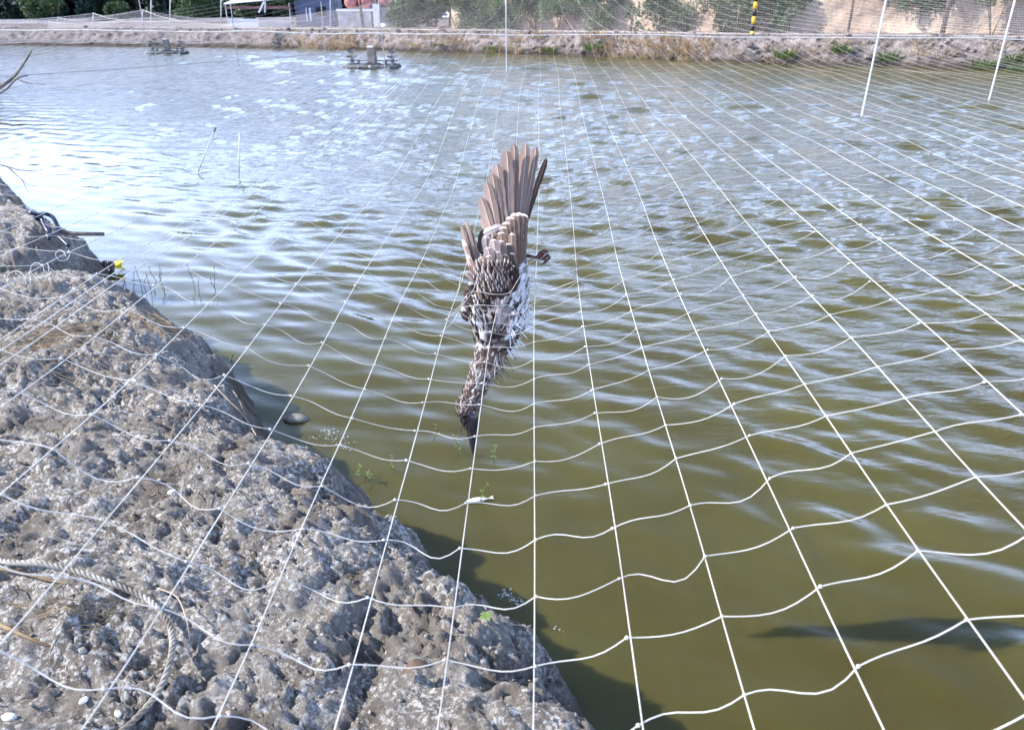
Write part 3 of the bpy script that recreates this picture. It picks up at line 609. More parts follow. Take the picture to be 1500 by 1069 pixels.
twisted_rope('rope', crom(rp, 8), .0076, 'thick twisted off-white rope lying in a bend on the grey soil')

def lump_field():
    g = np.random.default_rng(8); Vs, Fs = [], []; off = 0; base = np.array(ICO[0][0]); bf = np.array(ICO[0][1])
    for i in range(26000):
        s = g.random() ** 1.4 * 7.0 - .9; n = g.random() * 2.3 + .05; o = np.interp(s, ss, so); xy = P0 + s * ES + (n + o) * EN
        r = .0017 + .0055 * g.random() ** 3.5 + (.010 * g.random() if g.random() < .008 else 0)
        if perlin(np.array([xy[0] * 2.4]), np.array([xy[1] * 2.4]), 77)[0] < -.1 and g.random() < .75: continue
        Vs.append((xy[0], xy[1], r, g.integers(1 << 30)))
    A = np.array([(v[0], v[1], v[2]) for v in Vs]); Z = bank_z(A[:, 0], A[:, 1])
    V = np.zeros((len(A), 12, 3)); k = g.random((len(A), 12, 1)) * 1.0 + .45; sq = g.random((len(A), 1, 3)) * .9 + .55; sq[:, :, 2] *= .7
    V = base[None] * k * sq * A[:, 2][:, None, None]; V[..., 0] += A[:, 0][:, None]; V[..., 1] += A[:, 1][:, None]; V[..., 2] += (Z + A[:, 2] * .35)[:, None]
    Fq = (bf[None] + (np.arange(len(A)) * 12)[:, None, None]).reshape(-1, 3)
    tag(np_mesh('soil_clods', [(V.reshape(-1, 3), Fq)], M['clod'], None, False), 'loose crumbs and clods of dry grey soil over the near bank', 'soil', kind='stuff')
lump_field()

def shell(px, py, r, i, label):
    c = onbank(px, py); m_ = MB(); m_.blob((0, 0, 0), r, i, 2, .10, (1, .62, .42)); o = m_.build('pale_pebble', M['shell'], None, True); o.location = c + Vector((0, 0, r * .3)); o.rotation_euler = (random.random() * .5, random.random() * .5, random.random() * 3)
    tag(o, label, 'pebble')
for i, (x, y, r, lb) in enumerate([(205, 976, .010, 'white pebble inside the bend of the thick rope'), (174, 1046, .012, 'elongated white pebble below the rope bend'), (14, 1052, .015, 'large white shell fragment at the rope end on the soil'),
                                   (148, 878, .008, 'small white pebble beside the straight part of the rope'), (252, 722, .013, 'pale stone with a shadowed hole on the open soil'), (234, 757, .016, 'rounded grey white lump in the salt crust'), (123, 1027, .011, 'dull pebble between the rope and the white pebble')]):
    shell(x, y, r, i, lb)

def stick(name, pxs, lift, r0, r1, m_, label, cat='twig', side=None):
    P = crom(path_on_bank(pxs, lift), 5); root = thing(name, P[0], label, cat); MB().tube(P, list(np.linspace(r0, r1, len(P))), 6).build('stem', m_, root, True)
    for s in (side or []):
        Q = crom(path_on_bank(s[0], s[1]), 4); MB().tube(Q, list(np.linspace(r0 * .6, r1 * .6, len(Q))), 5).build('side_twig', m_, root, True)
    return root
stick('pale_twig', [(315, 570), (334, 592), (352, 608), (368, 630), (378, 645)], [.02, .025, .02, .02, .01], .003, .0018, M['twig'], 'crooked pale twig on the crest of the bank', side=[([(340, 575), (350, 590), (360, 612)], [.02, .02, .015])])
stick('root_twig', [(232, 866), (262, 888), (276, 920), (280, 945)], [.01, .03, .03, .015], .0022, .0014, M['twig'], 'thin dry root arching over the soil inside the rope bend')
stick('root_twig', [(0, 838), (40, 848), (78, 857), (120, 862)], [.012, .016, .014, .01], .005, .002, M['straw'], 'dark flattened dry stalk under the straight part of the rope')
stick('dry_stalk', [(0, 920), (30, 935), (62, 948), (92, 955)], [.012, .016, .014, .01], .006, .002, M['straw'], 'brown rotten stalk on the soil below the rope')

def straw_patch(name, pxc, n, L_, spread, label, ang0):
    g = np.random.default_rng(hash(label) % 1000 if False else int(pxc[0] * 7 + pxc[1])); m_ = MB()
    for i in range(n):
        x = pxc[0] + g.normal(0, spread[0]); y = pxc[1] + g.normal(0, spread[1]); p = onbank(max(x, -200), y); a = ang0 + g.normal(0, .35); l = L_ * (.5 + g.random())
        q = [p + Vector((math.cos(a) * l * t + g.normal(0, .006), math.sin(a) * l * t + g.normal(0, .006), 0)) for t in (0, .5, 1)]
        for k in q: k.z = gz(k.x, k.y) + .004 + .012 * g.random()
        m_.tube(q, [.0012, .0011, .0006], 3)
    tag(m_.build(name, M['straw']), label, 'straw', kind='stuff')
straw_patch('dry_straw', (50, 500), 150, .22, (55, 22), 'matted brown dry straw on the bank by the seam cords', .2)
straw_patch('dry_straw', (205, 468), 70, .16, (35, 10), 'dry straw along the lip of the bank before the gully', -.3)
straw_patch('dry_straw', (60, 300), 120, .35, (50, 25), 'thin dry grass on the far jut of the bank', .0)
straw_patch('dry_straw', (70, 905), 40, .10, (50, 25), 'short broken straw inside the rope bend', .4)
straw_patch('dry_straw', (300, 640), 60, .10, (110, 60), 'sparse straw bits scattered over the middle of the bank', .4)

def seedling(px, py, r, n, label, m_=None):
    c = onbank(px, py); root = thing('seedling', c, label, 'seedling'); MB().tube([c - Vector((0, 0, .005)), c + Vector((0, 0, .022))], .0016, 5).build('stem', M['weed'], root)
    for i in range(n):
        a = i * 2 * math.pi / n + .5; d = Vector((math.cos(a), math.sin(a), .35)).normalized(); s_ = Vector((-math.sin(a), math.cos(a), 0)); b_ = c + Vector((0, 0, .02)); V = []
        for k in range(6):
            t = k / 5; w = r * .42 * math.sin(math.pi * (t * .9 + .06)); q = b_ + d * r * t * 1.3 + Vector((0, 0, -.25 * r * t * t)); V += [q - s_ * w + Vector((0, 0, .12 * w)), q, q + s_ * w + Vector((0, 0, .12 * w))]
        MB().add(V, [(k * 3 + j, k * 3 + j + 1, k * 3 + j + 4, k * 3 + j + 3) for k in range(5) for j in range(2)]).build('leaf', m_ or M['seed'], root, True)
seedling(712, 912, .016, 4, 'bright green four-leaved seedling on the lip of the bank')
seedling(86, 640, .010, 3, 'tiny green sprout on the bare soil under the net')
seedling(2, 396, .030, 4, 'green leafy sprout beside the lowest cord loop')

def curled_leaf(px, py, L_, rz, label):
    c = onbank(px, py); V = []
    for i in range(8):
        t = i / 7; w = L_ * .2 * math.sin(math.pi * (t * .92 + .04)); 
        for u in (-1, 0, 1): V.append((L_ * (t - .5), u * w, .006 + .25 * w * abs(u) + .02 * math.sin(t * 3) * L_ / .06))
    o = MB().add(V, [(i * 3 + j, i * 3 + j + 1, i * 3 + j + 4, i * 3 + j + 3) for i in range(7) for j in range(2)]).build('dead_leaf', M['dleaf'], None, True); o.location = c + Vector((0, 0, .008)); o.rotation_euler = (.1, 0, rz); tag(o, label, 'leaf')
curled_leaf(610, 990, .075, .3, 'curled brown dead leaf on the soil near the water edge')
curled_leaf(72, 424, .06, 1.2, 'crumpled tan leaf at the foot of the dark bank face')

# dark hose loops and the stick pushed out over the water
hz = thing('hose', onbank(62, 330), 'kinked blue black plastic hose looped at the edge of the bank', 'hose')
YH = onbank(78, 352).y - .10
def HP(px, py, dy=0): return atY(px, py, YH + dy)
MB().tube(crom([HP(45, 312, -.1), HP(56, 314), HP(66, 313, .1), HP(77, 318, .1), HP(83, 328, .05), HP(85, 335), HP(79, 345, -.1), HP(70, 338, -.1), HP(62, 322), HP(58, 314)], 6), .014, 8).build('hose_loop', M['hose'], hz, True)
MB().tube(crom([HP(50, 316), HP(64, 330, .05), HP(78, 340, .05), HP(92, 352), HP(100, 360, -.05)], 6), .013, 8).build('hose_tail', M['hose'], hz, True)
MB().tube(crom([HP(60, 318, .1), HP(66, 332, .1), HP(72, 350, -.05)], 6), .011, 8).build('hose_tail', M['hose'], hz, True)
bs = thing('bamboo_stick', HP(80, 338), 'dark straight stick reaching over the water from the hose', 'stick')
MB().tube([HP(78, 338), HP(110, 342.5), HP(152, 343)], [.016, .015, .013], 7).build('shaft', M['bark'], bs, True)

# dead branch leaning in from the left and low twigs
def branch(name, paths, Y, label):
    P0_ = atY(*paths[0][0][0], Y); root = thing(name, P0_, label, 'branch')
    for i, (pts, r0, r1) in enumerate(paths):
        P = crom([atY(x, y, Y + .04 * math.sin(k * 2 + i)) for k, (x, y) in enumerate(pts)], 6)
        rr = .6 * np.linspace(r0, r1, len(P)) * (1 + .12 * np.sin(np.arange(len(P)) * 1.7)); MB().tube(P, list(rr), 7).build('limb' if i == 0 else 'twig', M['bark'], root, True)
branch('dead_branch', [([(-160, 260), (-60, 165), (0, 128), (20, 113), (34, 95), (46, 75)], .022, .006), ([(-20, 146), (8, 132), (24, 116), (41, 111)], .010, .005), ([(24, 116), (42, 122), (66, 124)], .006, .003), ([(0, 128), (-4, 112), (-8, 98)], .008, .004)], 4.4, 'bare grey forked branch standing over the water beside the bank')
branch('dead_branch', [([(-120, 175), (-30, 178), (8, 181), (25, 184), (40, 183)], .010, .003), ([(25, 184), (36, 190), (40, 185)], .003, .002)], 4.6, 'single thin bare twig below the forked branch')
branch('dead_branch', [([(-120, 245), (-30, 236), (6, 243), (28, 249), (50, 250), (66, 248)], .012, .004), ([(-40, 228), (0, 232), (32, 230)], .008, .003), ([(8, 243), (30, 262), (42, 282)], .006, .003), ([(14, 246), (40, 270), (58, 271)], .006, .003)], 6.6, 'spray of bare twigs sticking out from the top of the far jut of soil')
# root stump hanging at the lip by the gully
rs = thing('root_clump', onbank(158, 392), 'ragged dark root clump hanging from the lip of the bank', 'roots')
gq = np.random.default_rng(4); YR = onbank(158, 398).y
for i in range(16):
    x = 146 + i * 1.2 + gq.normal(0, 1.5); a = atY(x, 386 + gq.normal(0, 2), YR); P = crom([a, atY(x + gq.normal(0, 3), 398, YR - .03), atY(x + gq.normal(0, 5), 408 + gq.normal(0, 6), YR - .02)], 3)
    MB().tube(P, list(np.linspace(.016, .005, len(P))), 5).build('root', M['bark'], rs, True)

# ------------------------------------------------------------------ things in and on the water
def leafblade(m_, b_, d, L_, w):
    d = Vector(d).normalized(); s_ = d.cross(Vector((0, 0, 1))); s_ = s_.normalized() if s_.length > 1e-4 else Vector((1, 0, 0)); V = []
    for k in range(5):
        t = k / 4; ww = w * math.sin(math.pi * (t * .9 + .07)); q = Vector(b_) + d * L_ * t + Vector((0, 0, -.2 * L_ * t * t)); V += [q - s_ * ww, q + s_ * ww]
    m_.add(V, [(k * 2, k * 2 + 1, k * 2 + 3, k * 2 + 2) for k in range(4)])
def sprig(px, py, H, leaves, label, mleaf, mstem, leanx=0, group=None, name='water_weed', cat='weed', seed=0):
    c = atZ(px, py); g = np.random.default_rng(seed + int(px * 3 + py)); root = thing(name, c, label, cat, group)
    P = crom([c + Vector((0, 0, -.10)), c + Vector((0, 0, 0)), c + Vector((leanx * .5 + g.normal(0, .008), g.normal(0, .01), H * .5)), c + Vector((leanx, g.normal(0, .01), H))], 5); MB().tube(P, list(np.linspace(.0028, .0014, len(P))), 5).build('stem', mstem, root, True)
    for i in range(leaves):
        k = int(len(P) * (.45 + .55 * (i + .5) / leaves)); k = min(k, len(P) - 1); a = i * 2.4 + g.random(); m_ = MB(); leafblade(m_, P[k], (math.cos(a), math.sin(a), .35 + .4 * g.random()), .014 + .010 * g.random(), .0042 + .002 * g.random()); m_.build('leaf', mleaf, root, True)
sprig(635, 646, .105, 3, 'slender upright water weed left of the hanging bill', M['weed'], M['deadstem'], .004)
sprig(671, 668, .11, 4, 'pale leaning weed stem just left of the bill tip', M['weed'], M['weed'], -.02)
sprig(724, 676, .085, 8, 'leafy green water weed right of the bill tip', M['weed'], M['weed'], .005)
sprig(578, 690, .075, 5, 'small dark topped weed standing alone between bank and bill', M['weed'], M['weed'], .0)
sprig(545, 706, .055, 9, 'bushy little weed growing at the foot of the bank', M['weed'], M['weed'], -.015)
sprig(536, 700, .06, 7, 'pale leafed weed touching the foot of the bank', M['seed'], M['weed'], -.02)
sprig(704, 736, .10, 3, 'green shoot standing over the floating fish', M['weed'], M['weed'], .03)
for i, (x, y, H, lx) in enumerate([(178, 428, .10, .03), (188, 436, .09, -.03), (183, 412, .15, 0), (196, 425, .14, .03), (207, 420, .16, -.02), (214, 428, .13, .03), (222, 430, .15, -.03), (229, 412, .12, -.03), (234, 416, .12, .03), (241, 424, .19, .0), (284, 416, .16, -.03), (292, 432, .12, .01), (314, 418, .15, .02), (316, 426, .11, -.02), (341, 537, .06, .0)]):
    sprig(x, y, H, 4, 'thin dark stem of a drowned plant standing off the bank', M['deadstem'], M['deadstem'], lx, 'drowned dark stems by the bank', 'drowned_stem', 'plant stem')
# fish
c = atZ(700, 733); fi = thing('dead_fish', c, 'small pale dead fish floating under the green shoot', 'fish', rz=.22)
V, Fc = [], []; n = 14
for i in range(n):
    t = i / (n - 1); w = .013 * math.sin(math.pi * min(1, t * 1.05 + .02)) ** .7 + .002; 
    for k in range(10): a = 2 * math.pi * k / 10; V.append(c + Matrix.Rotation(.22, 3, 'Z') @ Vector((.095 * (t - .5), math.cos(a) * w, .004 + math.sin(a) * w * .55)))
for i in range(n - 1):
    for k in range(10): k2 = (k + 1) % 10; Fc.append((i * 10 + k, i * 10 + k2, (i + 1) * 10 + k2, (i + 1) * 10 + k))
Fc += [tuple(reversed(range(10))), tuple((n - 1) * 10 + k for k in range(10))]
MB().add(V, Fc).build('body', M['fish'], fi, True)
MB().add([c + Matrix.Rotation(.22, 3, 'Z') @ Vector(p) for p in [(.045, 0, .006), (.07, .016, .007), (.062, .004, .0065), (.068, -.012, .007), (.045, 0, .004)]], [(0, 1, 2), (0, 2, 3), (4, 2, 1), (4, 3, 2)]).build('tail_fin', M['fish'], fi)
# yellow floating leaf
c = atZ(171, 398); yl = MB()
for i in range(3):
    a = i * 1.9; V = []
    for k in range(7):
        t = k / 6; w = .05 * math.sin(math.pi * (t * .9 + .05))
        for u in (-1, 0, 1): V.append(c + Vector((math.cos(a) * (t - .5) * .14 - math.sin(a) * u * w, math.sin(a) * (t - .5) * .14 + math.cos(a) * u * w, .02 + .02 * i + .4 * w * abs(u) + .015 * math.sin(t * 4 + i))))
    yl.add(V, [(k * 3 + j, k * 3 + j + 1, k * 3 + j + 4, k * 3 + j + 3) for k in range(6) for j in range(2)])
tag(yl.build('yellow_leaf', M['yleaf'], None, True), 'crumpled bright yellow leaf floating by the hanging roots', 'leaf')
# wet stone by the foot of the bank and foam
o = MB().blob((0, 0, 0), .06, 3, 2, .12, (1, .6, .35)).build('pale_stone', M['clod'], None, True); o.location = atZ(433, 614) + Vector((0, 0, .006)); tag(o, 'pale stone breaking the water at the foot of the bank', 'stone')
def foam(pxs, n, sp, label):
    g = np.random.default_rng(n); m_ = MB()
    for i in range(n):
        t = g.random() * (len(pxs) - 1); k = int(t); f = t - k; p = atZ(pxs[k][0] * (1 - f) + pxs[k + 1][0] * f + g.normal(0, sp), pxs[k][1] * (1 - f) + pxs[k + 1][1] * f + g.normal(0, sp * .5)); r = .0015 + .003 * g.random() ** 2; m_.blob((p.x, p.y, .001), r, i, 0, .1, (1.3, 1.3, .4))
    tag(m_.build('foam', M['foam']), label, 'foam', kind='stuff')
foam([(462, 640), (480, 632), (488, 640), (508, 656)], 120, 7, 'white foam bubbles at the foot of the bank')
foam([(735, 868), (755, 880), (772, 898), (785, 906)], 110, 5, 'streak of small white flecks on the shaded water edge')  # small white flecks strewn in a streak beside the bank
foam([(806, 920), (815, 932), (800, 936)], 50, 5, 'few flecks at the end of the white streak')

# ------------------------------------------------------------------ poles, cables and aerators on the pond
def pole(px, py, top, r, label, m_, lean=(0, 0), group=None):
    c = atZ(px, py); root = thing('net_pole', c, label, 'pole', group)
    P = [c + Vector((0, 0, -.4)), c, c + Vector((lean[0] * .5, lean[1] * .5, top * .5)), c + Vector((lean[0], lean[1], top))]
    r *= .8; MB().tube(P, [r] * 4, 10).build('pipe', m_, root, True); e = P[-1]; MB().tube([e, e + Vector((0, 0, .03))], r * 1.3, 10).build('end_cap', m_, root, True)
pole(1262, 171, 3.0, .024, 'white leaning pole standing in the open water off the grassy bank', M['pvc'], (.10, .0))
pole(1449, 146, 3.2, .026, 'white pole in the water nearest the tan earth wall', M['pvc'], (.06, .0))
pole(742, 106, 3.0, .022, 'slim white pole in the water right of the aerator', M['pvc'], (-.02, 0))
pole(566, 119, 2.6, .018, 'thin grey pole standing in front of the aerator', M['grey_pole'], (-.10, 0))
pole(349, 94, 2.8, .022, 'thin grey pole in the water before the shed', M['grey_pole'], (.02, 0))
pole(478, 90, 2.4, .02, 'thin grey pole in the water left of the aerator', M['grey_pole'], (0, 0))
pole(219, 86, 2.6, .022, 'thin grey pole beside the distant aerator', M['grey_pole'], (0, 0))
for px, py, lb in ((347, 194, 'short white stake under the net off the near bank'),): 
    c = atZ(350, 262); root = thing('net_stake', c, lb, 'stake'); MB().tube([c, atY(351, 194, c.y)], .008, 8).build('shaft', M['twine'], root, True)
c2 = atZ(290, 252); root = thing('net_stake', c2, 'slanting white stake with dark tip under the net', 'stake'); MB().tube([c2, atY(314, 192, c2.y)], .008, 8).build('shaft', M['twine'], root, True); MB().tube([atY(313.6, 193, c2.y), atY(316, 187, c2.y)], .012, 8).build('tip', M['bark'], root, True)

def aerator(px, py, label, k=1.0, rz=0):
    c = atZ(px, py); root = thing('paddlewheel_aerator', c, label, 'aerator', rz=rz)
    Rz = Matrix.Rotation(rz, 3, 'Z')
    def W(x, y, z): return c + Rz @ Vector((x * k, y * k, z * k))
    g = np.random.default_rng(int(px))
    for y in (-.45, 0, .45):
        fl = MB(); fl.tube([W(-1.05, y, .05), W(-.98, y, .05), W(.98, y, .05), W(1.05, y, .05)], [.03 * k, .095 * k, .095 * k, .03 * k], 10); fo = fl.build('float', M['darkfloat'], root, True)
        gm = MB()
        for i in range(11): x = g.uniform(-1, 1); p = W(x, y - .07, .02 + g.random() * .09); gm.blob(p, (.02 + .04 * g.random()) * k, i, 0, .3)
        tag(gm.build('growth', M['barn'], fo), kind='stuff')
    for x in (-.75, .75, -.16, .16): MB().box(W(x, 0, .15), (.05 * k, 1.0 * k, .04 * k), Rz).build('crossbar', M['steel'], root)
    mh = MB(); mh.box(W(0, 0, .46), (.30 * k, .34 * k, .58 * k), Rz, .92).build('motor_cover', M['motor'], root)
    MB().box(W(-.02, 0, .78), (.27 * k, .31 * k, .07 * k), Rz, .7).build('cover_lid', M['barn'], root)
    MB().box(W(0, 0, .17), (.50 * k, .40 * k, .05 * k), Rz).build('motor_base', M['darkfloat'], root)
    MB().tube([W(-1.02, 0, .28), W(1.02, 0, .28)], .022 * k, 8).build('drive_shaft', M['steel'], root, True)
    for x in (-.55, .55): MB().box(W(x, 0, .22), (.07 * k, .10 * k, .16 * k), Rz).build('bearing', M['steel'], root)
    for sx in (-.82, .80):
        hub = MB().tube([W(sx - .08, 0, .28), W(sx + .08, 0, .28)], .06 * k, 10).build('paddle_wheel', M['steel'], root, True)
        for i in range(8):
            a = i * math.pi / 4 + .35; d = (math.cos(a), math.sin(a)); R2 = Rz @ Matrix.Rotation(a, 3, 'X')
            m_ = MB(); m_.tube([W(sx, 0, .28), W(sx, d[0] * .32, .28 + d[1] * .32)], .012 * k, 5)
            for o_ in (-.075, 0, .075): m_.box(W(sx + o_, d[0] * .36, .28 + d[1] * .36), (.05 * k, .14 * k, .015 * k), R2)
            for o_ in (-.06, .06): m_.box(W(sx, d[0] * (.36 + o_), .28 + d[1] * (.36 + o_)), (.2 * k, .02 * k, .017 * k), R2)
            m_.build('paddle', M['steel'], hub)
    return root
aerator(546, 100, 'dark paddlewheel aerator floating before the far bank', 1.0, R(-6))
aerator(246, 79, 'distant pale paddlewheel aerator near the furrowed shore', .95, R(4))
def cable(name, pts, r, m_, label, sag=.0):
    P = crom(pts, 10); o = MB().tube(P, r, 5).build(name, m_, None, True); tag(o, label, 'cable'); return o
cable('power_cable', [atY(-300, 126, 19), atY(40, 110, 24), atY(330, 90, 30), atY(505, 76.5, 34)], .012, M['grey_pole'], 'dark power cable running low over the water to the aerator')
cable('power_cable', [atY(-200, 88, 40), atY(0, 83, 42), atY(150, 71.5, 47), atY(220, 70, 49)], .010, M['grey_pole'], 'faint cable over the water to the distant aerator')
o = MB().tube([atZ(612, 94) + Vector((0, 0, .01)), atZ(642, 93.5) + Vector((0, 0, .015))], .03, 6).build('floating_pole', M['bark'], None, True); tag(o, 'dark pole floating beside the aerator', 'pole')

# ------------------------------------------------------------------ far bank growth
def tuft(x, y, z, H, n, sp, g, m_):
    for i in range(n):
        a = g.random() * 6.28; r = sp * g.random() ** .5; b_ = Vector((x + math.cos(a) * r, y + math.sin(a) * r, z)); l = H * (.5 + .7 * g.random()); d = Vector((math.cos(a) * .6 + g.normal(0, .25), math.sin(a) * .6 + g.normal(0, .25), 1)).normalized(); w = .014 + .012 * g.random()
        s_ = Vector((math.cos(a + 1.5), math.sin(a + 1.5), 0)) * w; m_.add([b_ - s_, b_ + s_, b_ + d * l * .6 + s_ * .7, b_ + d * l * .6 - s_ * .7, b_ + d * l + Vector((d.x * l * .3, d.y * l * .3, -.12 * l))], [(0, 1, 2, 3), (3, 2, 4)])
def bank_pt(px, t): # a point t metres up the far bank, in the column of photograph pixel px
    d = ray(px, 80); Y = 40.0
    for _ in range(12): X = d.x / d.y * Y; Y = float(far_edge(X)) + t
    X = d.x / d.y * Y; return X, Y, float(far_z(np.array([X]), np.array([Y]))[0])
gt = np.random.default_rng(21)
for px, t, H, n, lb in [(722, .5, .36, 150, 'small green grass tuft beside the slim white pole'), (805, .35, .42, 190, 'green grass tuft at the foot of the far bank left of the dry reeds'), (868, .3, .5, 220, 'tall green grass tuft touching the dry reeds'), (1152, .7, .46, 220, 'green grass tuft on the far bank right of the striped post'),
        (1232, .6, .46, 200, 'green grass tuft just left of the leaning white pole'), (1302, .7, .5, 220, 'green grass tuft just right of the leaning white pole'), (1448, .35, .44, 220, 'wide green grass tuft at the waterline behind the white pole by the earth wall'),
        (1490, .8, .5, 180, 'upper green grass tuft past the white pole by the earth wall'), (1490, .3, .35, 160, 'lower green grass tuft past the white pole by the earth wall'), (640, .3, .25, 80, 'sparse green grass tuft right of the dark aerator')]:
    x, y, z = bank_pt(px, t); m_ = MB(); tuft(x, y, z - .05, H, n, .45, gt, m_); tag(m_.build('grass_tuft', M['bright']), lb, 'grass tuft', 'green tufts on the far bank')
m_ = MB()
for px in list(gt.uniform(435, 520, 40)) + list(gt.uniform(870, 1045, 70)) + list(gt.uniform(640, 870, 25)) + list(gt.uniform(330, 1500, 60)):
    x, y, z = bank_pt(px, gt.uniform(.15, 1.2)); tuft(x, y, z - .05, gt.uniform(.25, .6), 22, .3, gt, m_)
tag(m_.build('dry_reeds', M['reed']), 'straw coloured dry reeds along the far bank', 'reeds', kind='stuff')
m_ = MB()
for i in range(900):
    x, y, z = bank_pt(gt.uniform(-100, 1600), gt.uniform(.1, 2.2)); m_.blob((x, y, z), .04 + .16 * gt.random() ** 3, i, 0, .35, (1, 1, .7))
tag(m_.build('bank_clods', M['farsoil']), 'broken clods over the slope of the far bank', 'soil', kind='stuff')

# ------------------------------------------------------------------ trees, bushes, earth wall
def leaf_quads(C, Rr, n, size, g, flat=.75):
    """n leaves through ellipsoid clumps (centres C, radii Rr), denser to the outside"""
    k = g.integers(0, len(C), n); d = g.normal(size=(n, 3)); d /= np.linalg.norm(d, axis=1, keepdims=True); r = g.random(n) ** .45
    P = C[k] + d * r[:, None] * Rr[k]
    a = g.normal(size=(n, 3)); a /= np.linalg.norm(a, axis=1, keepdims=True); b_ = np.cross(a, g.normal(size=(n, 3))); b_ /= np.linalg.norm(b_, axis=1, keepdims=True)
    s = size * (.5 + g.random(n))[:, None]; V = np.stack([P - a * s, P + b_ * s * .45, P + a * s, P - b_ * s * .45], 1)
    return V.reshape(-1, 3), np.arange(n * 4).reshape(n, 4)
def tree(name, x, y, z, H, Rw, label, m_, n, size, group, seed, trunk_h=.25, cat='tree'):
    g = np.random.default_rng(seed); root = thing(name, (x, y, z), label, cat, group); th = H * trunk_h; t_ = MB()
    t_.tube([(x, y, z - .2), (x + g.normal(0, .03) * H, y, z + th), (x + g.normal(0, .04) * H, y, z + H * .75)], [H * .028, H * .022, H * .008], 8); C = []; Rr = []
    for i in range(11):
        a = g.random() * 6.28; hh = g.uniform(th * .8, H * .92); w = Rw * (1 - .5 * abs(hh / H - .45)); cx, cy = x + math.cos(a) * w * g.uniform(.2, .75), y + math.sin(a) * w * g.uniform(.2, .75)
        C.append((cx, cy, z + hh)); q = g.uniform(.28, .5) * Rw; Rr.append((q, q, q * .8)); t_.tube([(x, y, z + hh * .6), (cx, cy, z + hh)], [H * .009, H * .003], 5)
    t_.build('trunk', M['trunk'], root, True)
    np_mesh('crown', [leaf_quads(np.array(C), np.array(Rr), n, size, g)], m_, root, False)
gp = np.random.default_rng(31)
for i, (x, y, H, w) in enumerate([(-106, 108, 9, 7), (-96, 100, 9, 7), (-86, 108, 9, 7), (-76, 98, 9, 6.5), (-69, 104, 8.5, 6), (-63, 99, 9, 6.5), (-56, 104, 9, 6.5), (-57.5, 97, 6.5, 4.5), (-54, 99, 7, 4.5), (-50, 100, 8.5, 6), (-44, 105, 9, 6.5), (-38, 101, 8.5, 6), (-32, 106, 9, 6), (-26, 102, 9, 6), (-19, 104, 9, 6), (-12, 102, 9, 6)]):
    tree('dark_tree', x, y, 1.3, H, w, 'tall dark evergreen tree in the row behind the netted ponds', M['tree1'], 6500, .55, 'dark trees beyond the nets', 400 + i, .12)
for i in range(12):
    tree('dark_shrub', -64 + i * 4.3, 95 + 2 * math.sin(i * 1.7), 1.3, 4.6, 3.4, 'dense dark shrub filling the foot of the tree row', M['tree1'], 2600, .34, 'dark shrubs under the trees', 470 + i, .05, 'shrub')
for i in range(14):
    tree('dark_tree', -112 + i * 8.2, 116 + 3 * math.sin(i * 2.1), 1.3, 11, 6.5, 'taller dark tree of the back row behind the netted ponds', M['tree1'], 4200, .7, 'back row of dark trees', 450 + i, .1)
for i, (px, Y, H, w, lb) in enumerate([(70, 84, 3.2, 2.4, 'pale green bush at the end of the dark tree row'), (175, 80, 1.6, 1.5, 'low bright yellow green bush behind the tented nets'), (285, 84, 3.6, 2.6, 'light green bush left of the shed'), (300, 90, 4.6, 2.8, 'loose green tree behind the shed corner'), (372, 74, 3.0, 2.0, 'green bush seen through the open shed'), (428, 76, 4.0, 2.4, 'green bush between the shed and the navy hut')]):
    d = ray(px, 40); x = d.x / d.y * Y; tree('bush', x, Y, 1.25, H, w, lb, M['tree2'], 1500, .2, None, 500 + i, .15, 'bush')
# earth wall
def wall():
    xs = np.arange(-4, 42, .28); hs = np.concatenate([np.linspace(0, 4.6, 34), [4.75, 4.8]]); base = far_edge(xs) + 8.5
    P = np.zeros((len(xs), len(hs), 3))
    for j, h in enumerate(hs):
        Y = base + .30 * h + .55 * fbm(xs * .35, xs * 0 + h * .35, 81, 4) + (0 if j < 34 else (j - 33) * 1.5); P[:, j] = np.stack([xs, Y, 1.0 + h + .2 * fbm(xs * .4, xs * 0, 82, 2)], -1)
    o = gridmesh('earth_wall', P, M['cliff'], True); tag(o, kind='structure')
wall()
def wall_y(x, h): return float(far_edge(x)) + 8.5 + .30 * h
def zone(px):
    for lim, w in ((700, 'next to the red tanks'), (790, 'behind the slim white pole'), (915, 'left of the dark stub post'), (1060, 'between the dark stub post and the striped post'), (1170, 'round the striped post'), (1255, 'by the slim dark post'), (1360, 'between the slim and the stout dark post'), (1420, 'by the stout dark post')):
        if px < lim: return w
    return 'past the white pole by the wall'
for i in range(46):
    px = gp.uniform(600, 1560); d = ray(px, 30)
    top = px > 1120 and gp.random() < .7
    X = 0; Y = 45
    for _ in range(10): X = d.x / d.y * Y; Y = wall_y(X, 1.0) - .6
    h = gp.uniform(1.9, 3.4) if top else gp.uniform(.0, 1.6)
    x, y, z = X, Y + .25 * h + gp.uniform(-.6, .2), 1.0
    root = thing('vine_bush', (x, y, z), ('green vines hanging on the tan wall ' if top else 'leafy green bush at the wall foot ') + zone(px), 'bush', ('vines on the earth wall ' if top else 'bushes below the earth wall ') + zone(px))
    C = np.array([(x + gp.normal(0, .7), y + gp.normal(0, .25), z + h + gp.uniform(.1, 1.1) * (1 if not top else 1.0)) for _ in range(7)]); Rr = np.array([(q, q * .6, q * 1.1) for q in gp.uniform(.35, .75, 7)])
    st_ = MB()
    for c_ in C[:4]: st_.tube([(x, y + .2, z - .1 + (h if top else 0) * .6), tuple(c_)], [.03, .012], 5)
    st_.build('stem', M['trunk'], root); np_mesh('foliage', [leaf_quads(C, Rr, 1100, .095, gp)], M['vine'], root, False)
